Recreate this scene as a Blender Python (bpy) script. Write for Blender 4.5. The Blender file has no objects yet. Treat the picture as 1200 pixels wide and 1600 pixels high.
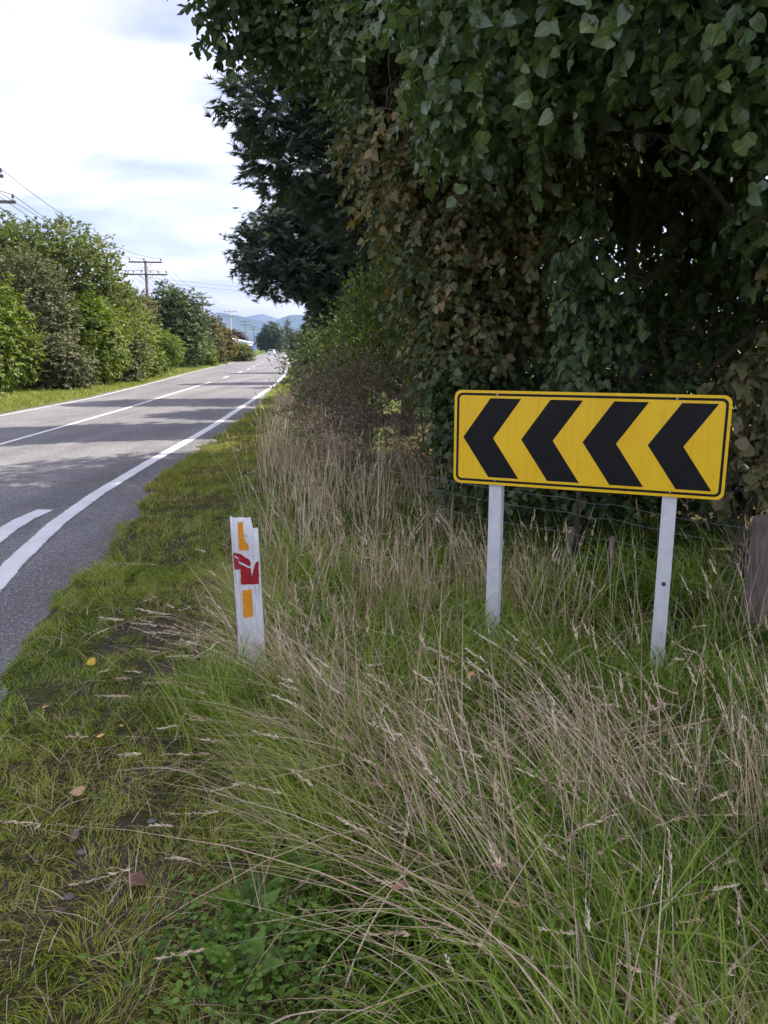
import bpy, math
import numpy as np
from mathutils import Matrix, Vector
R = math.radians
sc = bpy.context.scene
COL = sc.collection

# ------------------------------------------------------------------ camera
cam_d = bpy.data.cameras.new('camera'); cam = bpy.data.objects.new('camera', cam_d); COL.objects.link(cam)
cam.location = (0, 0, 1.75); cam.rotation_euler = (R(90 - 12.0), 0, 0)
cam_d.sensor_fit = 'VERTICAL'; cam_d.sensor_height = 36; cam_d.lens = 27
cam_d.clip_start = 0.05; cam_d.clip_end = 40000
sc.camera = cam

# ------------------------------------------------------------------ sky, sun, exposure
SUN_EL, SUN_AZ = 45.0, 70.0          # degrees; azimuth clockwise from +Y (straight ahead)
HAZE_DENSITY = 1.1e-4
SUN_STRENGTH, SKY_STRENGTH, CLOUD_LEVEL, EXPOSURE = 2.3, 0.055, 8.8, 2.1
W = bpy.data.worlds.new('World'); sc.world = W; W.use_nodes = True
nt = W.node_tree; N, L = nt.nodes, nt.links
bg = N['Background']
sky = N.new('ShaderNodeTexSky'); sky.sky_type = 'NISHITA'; sky.sun_disc = False
sky.sun_elevation = R(SUN_EL); sky.sun_rotation = R(SUN_AZ)
sky.dust_density = 1.3; sky.air_density = 1.0; sky.ozone_density = 3.0
tc = N.new('ShaderNodeTexCoord')
sep = N.new('ShaderNodeSeparateXYZ'); L.new(tc.outputs['Generated'], sep.inputs[0])
zadd = N.new('ShaderNodeMath'); zadd.operation = 'MAXIMUM'; zadd.inputs[1].default_value = 0.0; L.new(sep.outputs[2], zadd.inputs[0])
zadd2 = N.new('ShaderNodeMath'); zadd2.operation = 'ADD'; zadd2.inputs[1].default_value = 0.22; L.new(zadd.outputs[0], zadd2.inputs[0])
dvx = N.new('ShaderNodeMath'); dvx.operation = 'DIVIDE'; L.new(sep.outputs[0], dvx.inputs[0]); L.new(zadd2.outputs[0], dvx.inputs[1])
dvy = N.new('ShaderNodeMath'); dvy.operation = 'DIVIDE'; L.new(sep.outputs[1], dvy.inputs[0]); L.new(zadd2.outputs[0], dvy.inputs[1])
cmb = N.new('ShaderNodeCombineXYZ'); L.new(dvx.outputs[0], cmb.inputs[0]); L.new(dvy.outputs[0], cmb.inputs[1])
mp = N.new('ShaderNodeMapping'); mp.inputs['Scale'].default_value = (1.0, 1.5, 1); mp.inputs['Rotation'].default_value = (0, 0, R(24)); mp.inputs['Location'].default_value = (5.3, 1.1, 0)
L.new(cmb.outputs[0], mp.inputs[0])
nz = N.new('ShaderNodeTexNoise'); nz.inputs['Scale'].default_value = 1.55; nz.inputs['Detail'].default_value = 7; nz.inputs['Roughness'].default_value = 0.5; nz.inputs['Distortion'].default_value = 0.35
L.new(mp.outputs[0], nz.inputs['Vector'])
cr = N.new('ShaderNodeValToRGB'); cr.color_ramp.elements[0].position = 0.38; cr.color_ramp.elements[0].color = (0.10,)*3 + (1,)
cr.color_ramp.elements[1].position = 0.71; cr.color_ramp.elements[1].color = (0.74,)*3 + (1,)
L.new(nz.outputs[0], cr.inputs[0])
mx = N.new('ShaderNodeMix'); mx.data_type = 'RGBA'
L.new(cr.outputs[0], mx.inputs[0]); tn = N.new('ShaderNodeMix'); tn.data_type = 'RGBA'; tn.blend_type = 'MULTIPLY'; tn.inputs[0].default_value = 1; tn.inputs[7].default_value = (1.12, 0.92, 1.0, 1); L.new(sky.outputs[0], tn.inputs[6])
L.new(tn.outputs[2], mx.inputs[6]); mx.inputs[7].default_value = (CLOUD_LEVEL * 1.05, CLOUD_LEVEL * 0.98, CLOUD_LEVEL * 1.0, 1)
L.new(mx.outputs[2], bg.inputs[0]); bg.inputs[1].default_value = SKY_STRENGTH

sun_d = bpy.data.lights.new('sun', 'SUN'); sun = bpy.data.objects.new('sun', sun_d); COL.objects.link(sun)
sun_d.energy = SUN_STRENGTH; sun_d.angle = R(0.6); sun_d.color = (1.0, 0.93, 0.82)
sdir = Vector((math.sin(R(SUN_AZ)) * math.cos(R(SUN_EL)), math.cos(R(SUN_AZ)) * math.cos(R(SUN_EL)), math.sin(R(SUN_EL))))
sun.rotation_euler = sdir.to_track_quat('Z', 'Y').to_euler(); sun.location = (60, 40, 60)

vs = sc.view_settings; vs.view_transform = 'Standard'; vs.look = 'None'; vs.gamma = 1; vs.exposure = EXPOSURE; vs.use_curve_mapping = False
cy = sc.cycles; cy.max_bounces = 7; cy.diffuse_bounces = 4; cy.glossy_bounces = 3; cy.transmission_bounces = 4; cy.transparent_max_bounces = 6; cy.volume_bounces = 0
cy.use_denoising = True; cy.sample_clamp_indirect = 4.0; cy.caustics_reflective = False; cy.caustics_refractive = False

# ------------------------------------------------------------------ helpers
def rng(s): return np.random.default_rng(s)
def nrm(v): return v / np.maximum(np.linalg.norm(v, axis=-1, keepdims=True), 1e-9)

def vnoise(p, freq=1.0, seed=0):
    """trilinear value noise in 0..1 at points p (n,3)"""
    p = np.asarray(p, float) * freq
    i = np.floor(p).astype(np.int64); f = p - i; f = f * f * (3 - 2 * f)
    def h(ix, iy, iz):
        n = (ix * 374761393 + iy * 668265263 + iz * 2147483647 + seed * 144269504) & 0xffffffff
        n = ((n ^ (n >> 13)) * 1274126177) & 0xffffffff
        return ((n ^ (n >> 16)) & 0xffff) / 65535.0
    r = 0
    for dx in (0, 1):
        for dy in (0, 1):
            for dz in (0, 1):
                w = (f[:, 0] if dx else 1 - f[:, 0]) * (f[:, 1] if dy else 1 - f[:, 1]) * (f[:, 2] if dz else 1 - f[:, 2])
                r = r + w * h(i[:, 0] + dx, i[:, 1] + dy, i[:, 2] + dz)
    return r
def xy0(x, y): return np.stack([np.asarray(x, float), np.asarray(y, float), np.zeros_like(np.asarray(x, float))], -1)
def sstep(a, b, x):
    t = np.clip((x - a) / (b - a), 0, 1); return t * t * (3 - 2 * t)

def mesh_np(name, V, F, tint=None, smooth=False, extra=None):
    """F: (n,3) or (n,4) index array, or list of such arrays / python face lists"""
    me = bpy.data.meshes.new(name)
    V = np.asarray(V, np.float32)
    Fs = F if isinstance(F, list) else [F]
    idx, starts, tot = [], [], 0
    for f in Fs:
        f = np.asarray(f, np.int32)
        if f.ndim == 1: f = f[None]
        k = f.shape[1]
        starts.append(np.arange(len(f), dtype=np.int32) * k + tot); tot += f.size; idx.append(f.ravel())
    idx = np.concatenate(idx); starts = np.concatenate(starts)
    me.vertices.add(len(V)); me.vertices.foreach_set('co', V.ravel())
    me.loops.add(len(idx)); me.loops.foreach_set('vertex_index', idx)
    me.polygons.add(len(starts)); me.polygons.foreach_set('loop_start', starts)
    if smooth: me.polygons.foreach_set('use_smooth', np.ones(len(starts), bool))
    me.update(calc_edges=True); me.validate()
    for nm, arr in (dict(tint=tint, **(extra or {}))).items():
        if arr is None: continue
        a = me.attributes.new(nm, 'FLOAT', 'POINT'); a.data.foreach_set('value', np.asarray(arr, np.float32))
    return me

def link(name, me, mat=None, parent=None, loc=None):
    o = bpy.data.objects.new(name, me); COL.objects.link(o)
    if me is not None and mat is not None and not me.materials: me.materials.append(mat)
    if parent is not None: o.parent = parent
    if loc is not None: o.location = loc
    return o
def tag(o, label, cat, group=None, kind=None):
    if label: o['label'] = label
    if cat: o['category'] = cat
    if group: o['group'] = group
    if kind: o['kind'] = kind
    return o
def thing(name, label, cat, loc=(0, 0, 0), group=None):
    o = link(name, None, loc=loc); o.empty_display_size = 0.1
    return tag(o, label, cat, group)

class MB:
    def __init__(s): s.v, s.f, s.n = [], [], 0
    def add(s, V, F):
        s.v.append(np.asarray(V, float)); s.f += [[i + s.n for i in f] for f in F]; s.n += len(V)
    def box(s, c, d, M=None):
        c, d = np.array(c, float), np.array(d, float) / 2
        V = np.array([[x, y, z] for x in (-1, 1) for y in (-1, 1) for z in (-1, 1)]) * d
        if M is not None: V = V @ np.array(M).T
        s.add(V + c, [(0, 1, 3, 2), (4, 6, 7, 5), (0, 4, 5, 1), (2, 3, 7, 6), (0, 2, 6, 4), (1, 5, 7, 3)])
    def tube(s, pts, rad, n=6, cap=True):
        pts = np.array(pts, float); k = len(pts); rad = np.broadcast_to(rad, k)
        t = nrm(np.gradient(pts, axis=0)); ref = np.array([0, 0, 1.]) if abs(t[:, 2]).mean() < .8 else np.array([1., 0, 0])
        a = nrm(np.cross(t, ref)); b = np.cross(t, a); ang = np.arange(n) / n * 2 * np.pi
        V = pts[:, None] + rad[:, None, None] * (a[:, None] * np.cos(ang)[None, :, None] + b[:, None] * np.sin(ang)[None, :, None])
        F = [(i * n + j, i * n + (j + 1) % n, (i + 1) * n + (j + 1) % n, (i + 1) * n + j) for i in range(k - 1) for j in range(n)]
        if cap: F += [tuple(range(n))[::-1], tuple((k - 1) * n + j for j in range(n))]
        s.add(V.reshape(-1, 3), F)
    def prism(s, poly, y0, y1):
        """polygon in x,z extruded along y"""
        n = len(poly); V = [(x, y0, z) for x, z in poly] + [(x, y1, z) for x, z in poly]
        s.add(V, [tuple(range(n)), tuple(range(2 * n - 1, n - 1, -1))] + [(i, i + n, (i + 1) % n + n, (i + 1) % n) for i in range(n)])
    def mesh(s, name, smooth=False):
        me = bpy.data.meshes.new(name); me.from_pydata(np.concatenate(s.v).tolist(), [], s.f)
        if smooth: me.polygons.foreach_set('use_smooth', [True] * len(me.polygons))
        me.update(); return me
    def obj(s, name, mat, parent=None, smooth=False, bevel=0, loc=None):
        o = link(name, s.mesh(name, smooth), mat, parent, loc)
        if bevel:
            b = o.modifiers.new('bevel', 'BEVEL'); b.width = bevel; b.segments = 2; b.limit_method = 'ANGLE'
        return o

# ------------------------------------------------------------------ materials
def mat_base(name):
    m = bpy.data.materials.new(name); m.use_nodes = True
    return m, m.node_tree.nodes, m.node_tree.links, m.node_tree.nodes['Principled BSDF']
def ramp(Nn, stops):
    r = Nn.new('ShaderNodeValToRGB'); e = r.color_ramp.elements
    while len(e) < len(stops): e.new(0.5)
    for q, (p, c) in zip(e, stops): q.position = p; q.color = (*c, 1)
    return r
def noise(Nn, Ll, scale, detail=4, rough=.55, vec=None, dist=0):
    n = Nn.new('ShaderNodeTexNoise'); n.inputs['Scale'].default_value = scale; n.inputs['Detail'].default_value = detail
    n.inputs['Roughness'].default_value = rough; n.inputs['Distortion'].default_value = dist
    if vec is not None: Ll.new(vec, n.inputs['Vector'])
    return n
def objco(Nn): return Nn.new('ShaderNodeTexCoord').outputs['Object']
def mixc(Nn, Ll, fac, a, b, mode='MIX'):
    m = Nn.new('ShaderNodeMix'); m.data_type = 'RGBA'; m.blend_type = mode
    for sock, v in ((0, fac), (6, a), (7, b)):
        if hasattr(v, 'links'): Ll.new(v, m.inputs[sock])
        elif sock == 0: m.inputs[0].default_value = v
        else: m.inputs[sock].default_value = (*v, 1)
    return m.outputs[2]
def bump(Nn, Ll, h, strength, dist, bs):
    b = Nn.new('ShaderNodeBump'); b.inputs['Strength'].default_value = strength; b.inputs['Distance'].default_value = dist
    Ll.new(h, b.inputs['Height']); Ll.new(b.outputs[0], bs.inputs['Normal']); return b

def leaf_mat(name, stops, trans=0.3, rough=0.5, spec=0.4, tgain=(1.25, 1.35, 0.6)):
    """foliage: colour by the per-leaf random 'tint', partly translucent"""
    m, Nn, Ll, bs = mat_base(name)
    at = Nn.new('ShaderNodeAttribute'); at.attribute_name = 'tint'
    r = ramp(Nn, stops); Ll.new(at.outputs['Fac'], r.inputs[0])
    n = noise(Nn, Ll, 55, 2, vec=objco(Nn)); r2 = ramp(Nn, [(0.3, (.78,) * 3), (.7, (1.15,) * 3)]); Ll.new(n.outputs[0], r2.inputs[0])
    c = mixc(Nn, Ll, 1.0, r.outputs[0], r2.outputs[0], 'MULTIPLY')
    rb = Nn.new('ShaderNodeAttribute'); rb.attribute_name = 'rib'
    rr = ramp(Nn, [(.8, (0,) * 3), (.97, (.55,) * 3)]); Ll.new(rb.outputs['Fac'], rr.inputs[0])
    c = mixc(Nn, Ll, rr.outputs[0], c, mixc(Nn, Ll, 1.0, c, (2.2, 2.2, 1.9), 'MULTIPLY'))
    Ll.new(c, bs.inputs['Base Color']); bs.inputs['Roughness'].default_value = rough; bs.inputs['Specular IOR Level'].default_value = spec
    if trans > 0:
        tr = Nn.new('ShaderNodeBsdfTranslucent'); Ll.new(mixc(Nn, Ll, 1.0, c, tgain, 'MULTIPLY'), tr.inputs[0])
        ms = Nn.new('ShaderNodeMixShader'); ms.inputs[0].default_value = trans
        Ll.new(bs.outputs[0], ms.inputs[1]); Ll.new(tr.outputs[0], ms.inputs[2]); Ll.new(ms.outputs[0], Nn['Material Output'].inputs[0])
    return m
def plain(name, col, rough=.6, var=.15, scale=8, spec=.4, metal=0, bumps=0):
    m, Nn, Ll, bs = mat_base(name)
    n = noise(Nn, Ll, scale, 5, vec=objco(Nn))
    r = ramp(Nn, [(.3, tuple(c * (1 - var) for c in col)), (.7, tuple(min(1, c * (1 + var)) for c in col))]); Ll.new(n.outputs[0], r.inputs[0])
    Ll.new(r.outputs[0], bs.inputs['Base Color']); bs.inputs['Roughness'].default_value = rough; bs.inputs['Specular IOR Level'].default_value = spec; bs.inputs['Metallic'].default_value = metal
    if bumps: bump(Nn, Ll, n.outputs[0], bumps, .01, bs)
    return m
def bark_mat(name, col):
    m, Nn, Ll, bs = mat_base(name)
    mpn = Nn.new('ShaderNodeMapping'); mpn.inputs['Scale'].default_value = (9, 9, 1.6); Ll.new(objco(Nn), mpn.inputs[0])
    n = noise(Nn, Ll, 3, 6, .65, mpn.outputs[0]); r = ramp(Nn, [(.3, tuple(c * .45 for c in col)), (.7, col)]); Ll.new(n.outputs[0], r.inputs[0])
    Ll.new(r.outputs[0], bs.inputs['Base Color']); bs.inputs['Roughness'].default_value = .9; bump(Nn, Ll, n.outputs[0], .8, .03, bs); return m

BARK = bark_mat('bark', (.13, .10, .075))
BARK_GREY = bark_mat('bark_grey', (.2, .18, .155))

# ------------------------------------------------------------------ terrain profile (metres; +Y along the road, +X right)
_xr = np.array([(-30, -1.0), (-6, -1.0), (0, -1.25), (2, -1.55), (3.55, -1.92), (4.45, -2.13), (5.33, -2.32), (6.4, -2.5), (7.6, -2.73), (9.6, -3.0), (11.8, -3.2), (15.9, -3.46),
                (22.7, -3.85), (32, -4.75), (43, -5.75), (56, -7.0), (81, -9.7), (110, -13.2), (146, -17.8), (220, -27.5), (400, -51), (900, -117), (3000, -117)])
def xr(y): return np.interp(y, _xr[:, 0], _xr[:, 1])           # right-hand edge of the seal
_xl = np.array([(-30, -11.2), (10, -10.6), (20.7, -10.45), (28, -10.8), (38, -11.95), (60.6, -14.95), (99, -19.6), (146, -25.3), (199, -32.6), (400, -58.6), (900, -124), (3000, -124)])
def xl(y): return np.interp(y, _xl[:, 0], _xl[:, 1])           # left-hand edge of the seal
_xt = np.array([(-20, -.2), (0, -.1), (1.7, -.14), (2.0, -.22), (2.25, -.36), (2.7, -.5), (3.1, -.72), (4, -.88), (5.8, -1.1), (9.8, -1.55), (15.9, -2.2), (29, -3.5), (60, -6.2), (400, -48)])
def xt(y): return np.interp(y, _xt[:, 0], _xt[:, 1])           # where the long grass begins
def gz(x, y):
    shp = np.shape(x); x = np.atleast_1d(np.asarray(x, float)); y = np.atleast_1d(np.asarray(y, float))
    p = xy0(x, y); far = 1 - sstep(40, 110, np.abs(y))
    wob = ((vnoise(p, 2.3, 3) - .5) * .34 + (vnoise(p, 7, 4) - .5) * .12) * far
    dR = x - xr(y) + wob; dL = xl(y) - x + wob
    z = -.09 + .11 * sstep(-.12, .12, dR) + .13 * sstep(-.12, .12, dL)
    fine = ((vnoise(p, 1.1, 5) - .5) * .06 + (vnoise(p, 5, 6) - .5) * .03) * far
    z = z + fine * np.clip(sstep(.05, .3, dR) + sstep(.05, .3, dL), 0, 1)
    z = z - .30 * sstep(.1, 1.7, x - xt(y)) * far
    return z.reshape(shp)

# ------------------------------------------------------------------ ground
def build_ground():
    u = np.concatenate([-np.geomspace(9000, 12, 26), np.arange(-11.5, -8.2, .5), np.arange(-8.2, -6.3, .12), np.arange(-6, -.8, .8), np.arange(-.8, 5, .09), np.arange(5, 9, .4), np.geomspace(9.5, 9000, 26)])
    y = np.concatenate([-np.geomspace(9000, 8, 14), np.arange(-7, 0, .7), np.arange(0, 14, .09), np.arange(14, 40, .4), np.geomspace(40.5, 300, 50), np.geomspace(310, 9000, 30)])
    U, Y = np.meshgrid(u, y); X = U + xr(Y)
    Z = gz(X.ravel(), Y.ravel())
    V = np.stack([X.ravel(), Y.ravel(), Z], -1); w = len(u)
    i = (np.arange(len(y) - 1)[:, None] * w + np.arange(w - 1)).ravel()
    me = mesh_np('ground', V, np.stack([i, i + 1, i + w + 1, i + w], -1), smooth=True)
    m, Nn, Ll, bs = mat_base('verge_soil_and_turf')
    co = objco(Nn)
    n1 = noise(Nn, Ll, 1.3, 6, .6, co); n2 = noise(Nn, Ll, 28, 5, .7, co); n3 = noise(Nn, Ll, 4.5, 5, .6, co)
    soil = ramp(Nn, [(.3, (.035, .027, .018)), (.55, (.075, .06, .042)), (.75, (.15, .135, .115))]); Ll.new(n2.outputs[0], soil.inputs[0])
    moss = ramp(Nn, [(.3, (.03, .038, .012)), (.55, (.06, .07, .02)), (.75, (.115, .10, .03))]); Ll.new(n2.outputs[0], moss.inputs[0])
    f = ramp(Nn, [(.42, (0,) * 3), (.6, (1,) * 3)]); Ll.new(n3.outputs[0], f.inputs[0])
    c = mixc(Nn, Ll, f.outputs[0], soil.outputs[0], moss.outputs[0])
    # ginger-brown moss grows along the seal some metres on
    sx = Nn.new('ShaderNodeSeparateXYZ'); Ll.new(co, sx.inputs[0])
    yr = Nn.new('ShaderNodeMapRange'); yr.inputs[1].default_value = 7.5; yr.inputs[2].default_value = 11; Ll.new(sx.outputs[1], yr.inputs[0])
    g = ramp(Nn, [(.4, (0,) * 3), (.58, (1,) * 3)]); Ll.new(n1.outputs[0], g.inputs[0])
    mm = Nn.new('ShaderNodeMath'); mm.operation = 'MULTIPLY'; Ll.new(yr.outputs[0], mm.inputs[0]); Ll.new(g.outputs[0], mm.inputs[1])
    ging = ramp(Nn, [(.3, (.07, .05, .012)), (.7, (.19, .13, .03))]); Ll.new(n2.outputs[0], ging.inputs[0])
    c = mixc(Nn, Ll, mm.outputs[0], c, ging.outputs[0])
    # turf further off
    fr = Nn.new('ShaderNodeMapRange'); fr.inputs[1].default_value = 14; fr.inputs[2].default_value = 30; Ll.new(sx.outputs[1], fr.inputs[0])
    turf = ramp(Nn, [(.3, (.06, .09, .016)), (.7, (.13, .16, .03))]); Ll.new(n3.outputs[0], turf.inputs[0])
    c = mixc(Nn, Ll, fr.outputs[0], c, turf.outputs[0])
    Ll.new(c, bs.inputs['Base Color']); bs.inputs['Roughness'].default_value = .95; bs.inputs['Specular IOR Level'].default_value = .15
    bump(Nn, Ll, n2.outputs[0], .9, .02, bs)
    tag(link('ground', me, m), 'soil and turf verge running beside the sealed road', 'ground', kind='structure')
build_ground()

# ------------------------------------------------------------------ road
def asphalt_nodes(Nn, Ll, co):
    vo = Nn.new('ShaderNodeTexVoronoi'); vo.inputs['Scale'].default_value = 85; Ll.new(co, vo.inputs['Vector'])
    chip = ramp(Nn, [(0, (.10, .10, .104)), (.35, (.145, .145, .149)), (.75, (.205, .203, .202)), (1, (.30, .295, .29))])
    sr = Nn.new('ShaderNodeSeparateXYZ'); Ll.new(vo.outputs['Color'], sr.inputs[0]); Ll.new(sr.outputs[0], chip.inputs[0])
    tar = ramp(Nn, [(.25, (1,) * 3), (.62, (.45,) * 3)]); Ll.new(vo.outputs['Distance'], tar.inputs[0])
    c = mixc(Nn, Ll, .8, chip.outputs[0], tar.outputs[0], 'MULTIPLY')
    mpn = Nn.new('ShaderNodeMapping'); mpn.inputs['Scale'].default_value = (1.1, .10, 1); mpn.inputs['Rotation'].default_value = (0, 0, R(-6)); Ll.new(co, mpn.inputs[0])
    n1 = noise(Nn, Ll, 1.0, 4, .5, mpn.outputs[0]); t1 = ramp(Nn, [(.3, (.74,) * 3), (.7, (1.2, 1.19, 1.18))]); Ll.new(n1.outputs[0], t1.inputs[0])
    n2 = noise(Nn, Ll, .9, 6, .6, co); t2 = ramp(Nn, [(.3, (.86,) * 3), (.7, (1.12,) * 3)]); Ll.new(n2.outputs[0], t2.inputs[0])
    c = mixc(Nn, Ll, 1, c, t1.outputs[0], 'MULTIPLY'); c = mixc(Nn, Ll, 1, c, t2.outputs[0], 'MULTIPLY')
    return c, vo.outputs['Distance']
m, Nn, Ll, bs = mat_base('chipseal'); co = objco(Nn)
c, hgt = asphalt_nodes(Nn, Ll, co); c = mixc(Nn, Ll, 1.0, c, (1.5, 1.48, 1.5), 'MULTIPLY'); Ll.new(c, bs.inputs['Base Color']); bs.inputs['Roughness'].default_value = .85; bs.inputs['Specular IOR Level'].default_value = .25
bump(Nn, Ll, hgt, -.4, .005, bs); ASPHALT = m

ys = np.concatenate([np.arange(-30, 0, 3), np.arange(0, 30, .5), np.geomspace(30, 900, 90)])
a = np.concatenate([[0], np.linspace(.03, .97, 13), [1]])
X = (xl(ys) - .3)[:, None] * (1 - a) + (xr(ys) + .3)[:, None] * a
Z = np.broadcast_to(np.where(np.abs(2 * a - 1) > .99, -.07, .03 * (1 - (2 * a - 1) ** 2)), X.shape)
V = np.stack([X, np.broadcast_to(ys[:, None], X.shape), Z], -1).reshape(-1, 3); w = len(a)
i = (np.arange(len(ys) - 1)[:, None] * w + np.arange(w - 1)).ravel()
road = tag(link('road', mesh_np('road', V, np.stack([i, i + 1, i + w + 1, i + w], -1), smooth=True), ASPHALT), 'grey two lane chip sealed road bending away', 'road', kind='structure')
def road_z(x, y):
    t = (x - (xl(y) - .3)) / ((xr(y) + .3) - (xl(y) - .3)); return .03 * (1 - (2 * t - 1) ** 2)

m, Nn, Ll, bs = mat_base('worn_white_paint'); co = objco(Nn)
c, hgt = asphalt_nodes(Nn, Ll, co)
at = Nn.new('ShaderNodeAttribute'); at.attribute_name = 'tint'
n = noise(Nn, Ll, 42, 4, .7, co); n2 = noise(Nn, Ll, 2.5, 3, .6, co)
ad = Nn.new('ShaderNodeMath'); ad.operation = 'MULTIPLY_ADD'; ad.inputs[1].default_value = .55; Ll.new(n2.outputs[0], ad.inputs[0]); Ll.new(n.outputs[0], ad.inputs[2])
sb = Nn.new('ShaderNodeMath'); sb.operation = 'ADD'; Ll.new(ad.outputs[0], sb.inputs[0]); Ll.new(at.outputs['Fac'], sb.inputs[1])
fr = ramp(Nn, [(.66, (0,) * 3), (.9, (1,) * 3)]); Ll.new(sb.outputs[0], fr.inputs[0])
pc = ramp(Nn, [(.3, (.66, .66, .67)), (.7, (.8, .8, .8))]); Ll.new(n2.outputs[0], pc.inputs[0])
Ll.new(mixc(Nn, Ll, fr.outputs[0], c, pc.outputs[0]), bs.inputs['Base Color']); bs.inputs['Roughness'].default_value = .7
bump(Nn, Ll, hgt, -.4, .005, bs); PAINT = m

def strip(name, pts, width, lift=.004, label=None, step=.4, w_end=None):
    pts = np.array(pts, float); s = np.concatenate([[0], np.cumsum(np.linalg.norm(np.diff(pts, axis=0), axis=1))])
    k = max(3, min(400, int(s[-1] / step))); q = np.linspace(0, 1, k) ** (1.6 if s[-1] > 60 else 1) * s[-1]
    P = np.stack([np.interp(q, s, pts[:, 0]), np.interp(q, s, pts[:, 1])], -1)
    t = nrm(np.gradient(P, axis=0)); nn = np.stack([t[:, 1], -t[:, 0]], -1)
    wv = np.full(k, width) if w_end is None else np.linspace(width, w_end, k)
    off = np.array([-.5, -.36, 0, .36, .5])
    XY = P[:, None] + nn[:, None] * (off[None, :, None] * wv[:, None, None])
    z = road_z(XY[..., 0], XY[..., 1]) + lift
    V = np.concatenate([XY, z[..., None]], -1).reshape(-1, 3)
    ed = np.tile(np.array([-.12, .28, .42, .28, -.12]), k)
    i = (np.arange(k - 1)[:, None] * 5 + np.arange(4)).ravel()
    o = link(name, mesh_np(name, V, np.stack([i, i + 1, i + 6, i + 5], -1), tint=ed), PAINT, road)
    if label: o['label'] = label
    return o
edge_pts = [(-2.35, 3), (-2.72, 4.6), (-3.08, 6.2), (-3.33, 7.6), (-3.52, 9.3), (-3.68, 12), (-3.8, 15), (-3.98, 18.4), (-4.3, 23), (-4.78, 30), (-5.6, 41), (-6.85, 54), (-9.9, 81), (-13.3, 110), (-18.1, 146), (-27.8, 220)]
strip('edge_line', edge_pts, .185, label='thick white line along the near side of the road')
strip('edge_line_stub', [(-3.73, 8.28), (-3.75, 7.9), (-3.71, 7.4), (-3.64, 6.9), (-3.5, 6.2), (-3.25, 5.4)], .2, w_end=.27, label='short white line branching off the edge line')
cl = [(-7.0, 8), (-7.06, 14.07), (-7.27, 17.5), (-7.6, 22.7), (-8.25, 30.1), (-9.15, 41)]
strip('centre_line', cl, .12, label='solid white centre line')
strip('edge_line', [(-10.3, 8), (-10.2, 20.7), (-10.55, 28.1), (-11.75, 38.1), (-14.75, 60.6), (-19.4, 99.4), (-32.3, 199)], .085, label='thin white line along the far side of the road')
far_c = np.array([(-9.15, 41), (-10.9, 60), (-13.0, 78), (-21.3, 146), (-31, 220)])
for k in range(14):
    y0 = 47 + k * 10; yy = np.linspace(y0, y0 + 3, 3)
    strip('centre_dash', np.stack([np.interp(yy, far_c[:, 1], far_c[:, 0]), yy], -1), .14)

# ------------------------------------------------------------------ hills
def ridge(name, pts, Y, label, col, depth):
    r = rng(7); xs = np.linspace(-9000, 9000, 361)
    px = np.array([p[0] for p in pts]); pz = np.array([p[1] for p in pts])
    z = np.interp(xs, px, pz) + (vnoise(xy0(xs / 260, xs * 0), 1, 9) - .5) * 16 + (vnoise(xy0(xs / 90, xs * 0), 1, 19) - .5) * 8
    rows = []
    for k in range(9):
        t = k / 8; prof = math.sin(t * math.pi)
        jit = (vnoise(xy0(xs / 420, xs * 0 + k * .7), 1, 5 + k) - .5)
        rows.append(np.stack([xs, np.full_like(xs, Y + depth * (t - .5)) + jit * depth * .2, -8 + (z + 8) * np.clip(prof + jit * .3 * (0 < k < 8 and k != 4), 0, 1)], -1))
    V = np.concatenate(rows); w = len(xs)
    i = (np.arange(8)[:, None] * w + np.arange(w - 1)).ravel()
    o = link(name, mesh_np(name, V, np.stack([i, i + 1, i + w + 1, i + w], -1), smooth=True), plain(name + '_cover', col, .95, .35, .004, .1))
    tag(o, label, 'hills', kind='structure')
ridge('hills', [(-9000, 150), (-3200, 170), (-2100, 190), (-1500, 180), (-1334, 212), (-1235, 268), (-1163, 246), (-1018, 222), (-921, 208), (-848, 192), (-775, 220), (-703, 246), (-630, 256), (-400, 240), (600, 210), (9000, 200)], 6000, 'blue forested hills closing the end of the road', (.05, .075, .05), 1500)
ridge('distant_range', [(-9000, 260), (-3000, 270), (-1670, 296), (-1530, 332), (-1306, 366), (-1147, 312), (-1000, 290), (-600, 330), (9000, 330)], 8600, 'paler far mountain range behind the blue hills', (.09, .09, .09), 1200)
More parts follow.
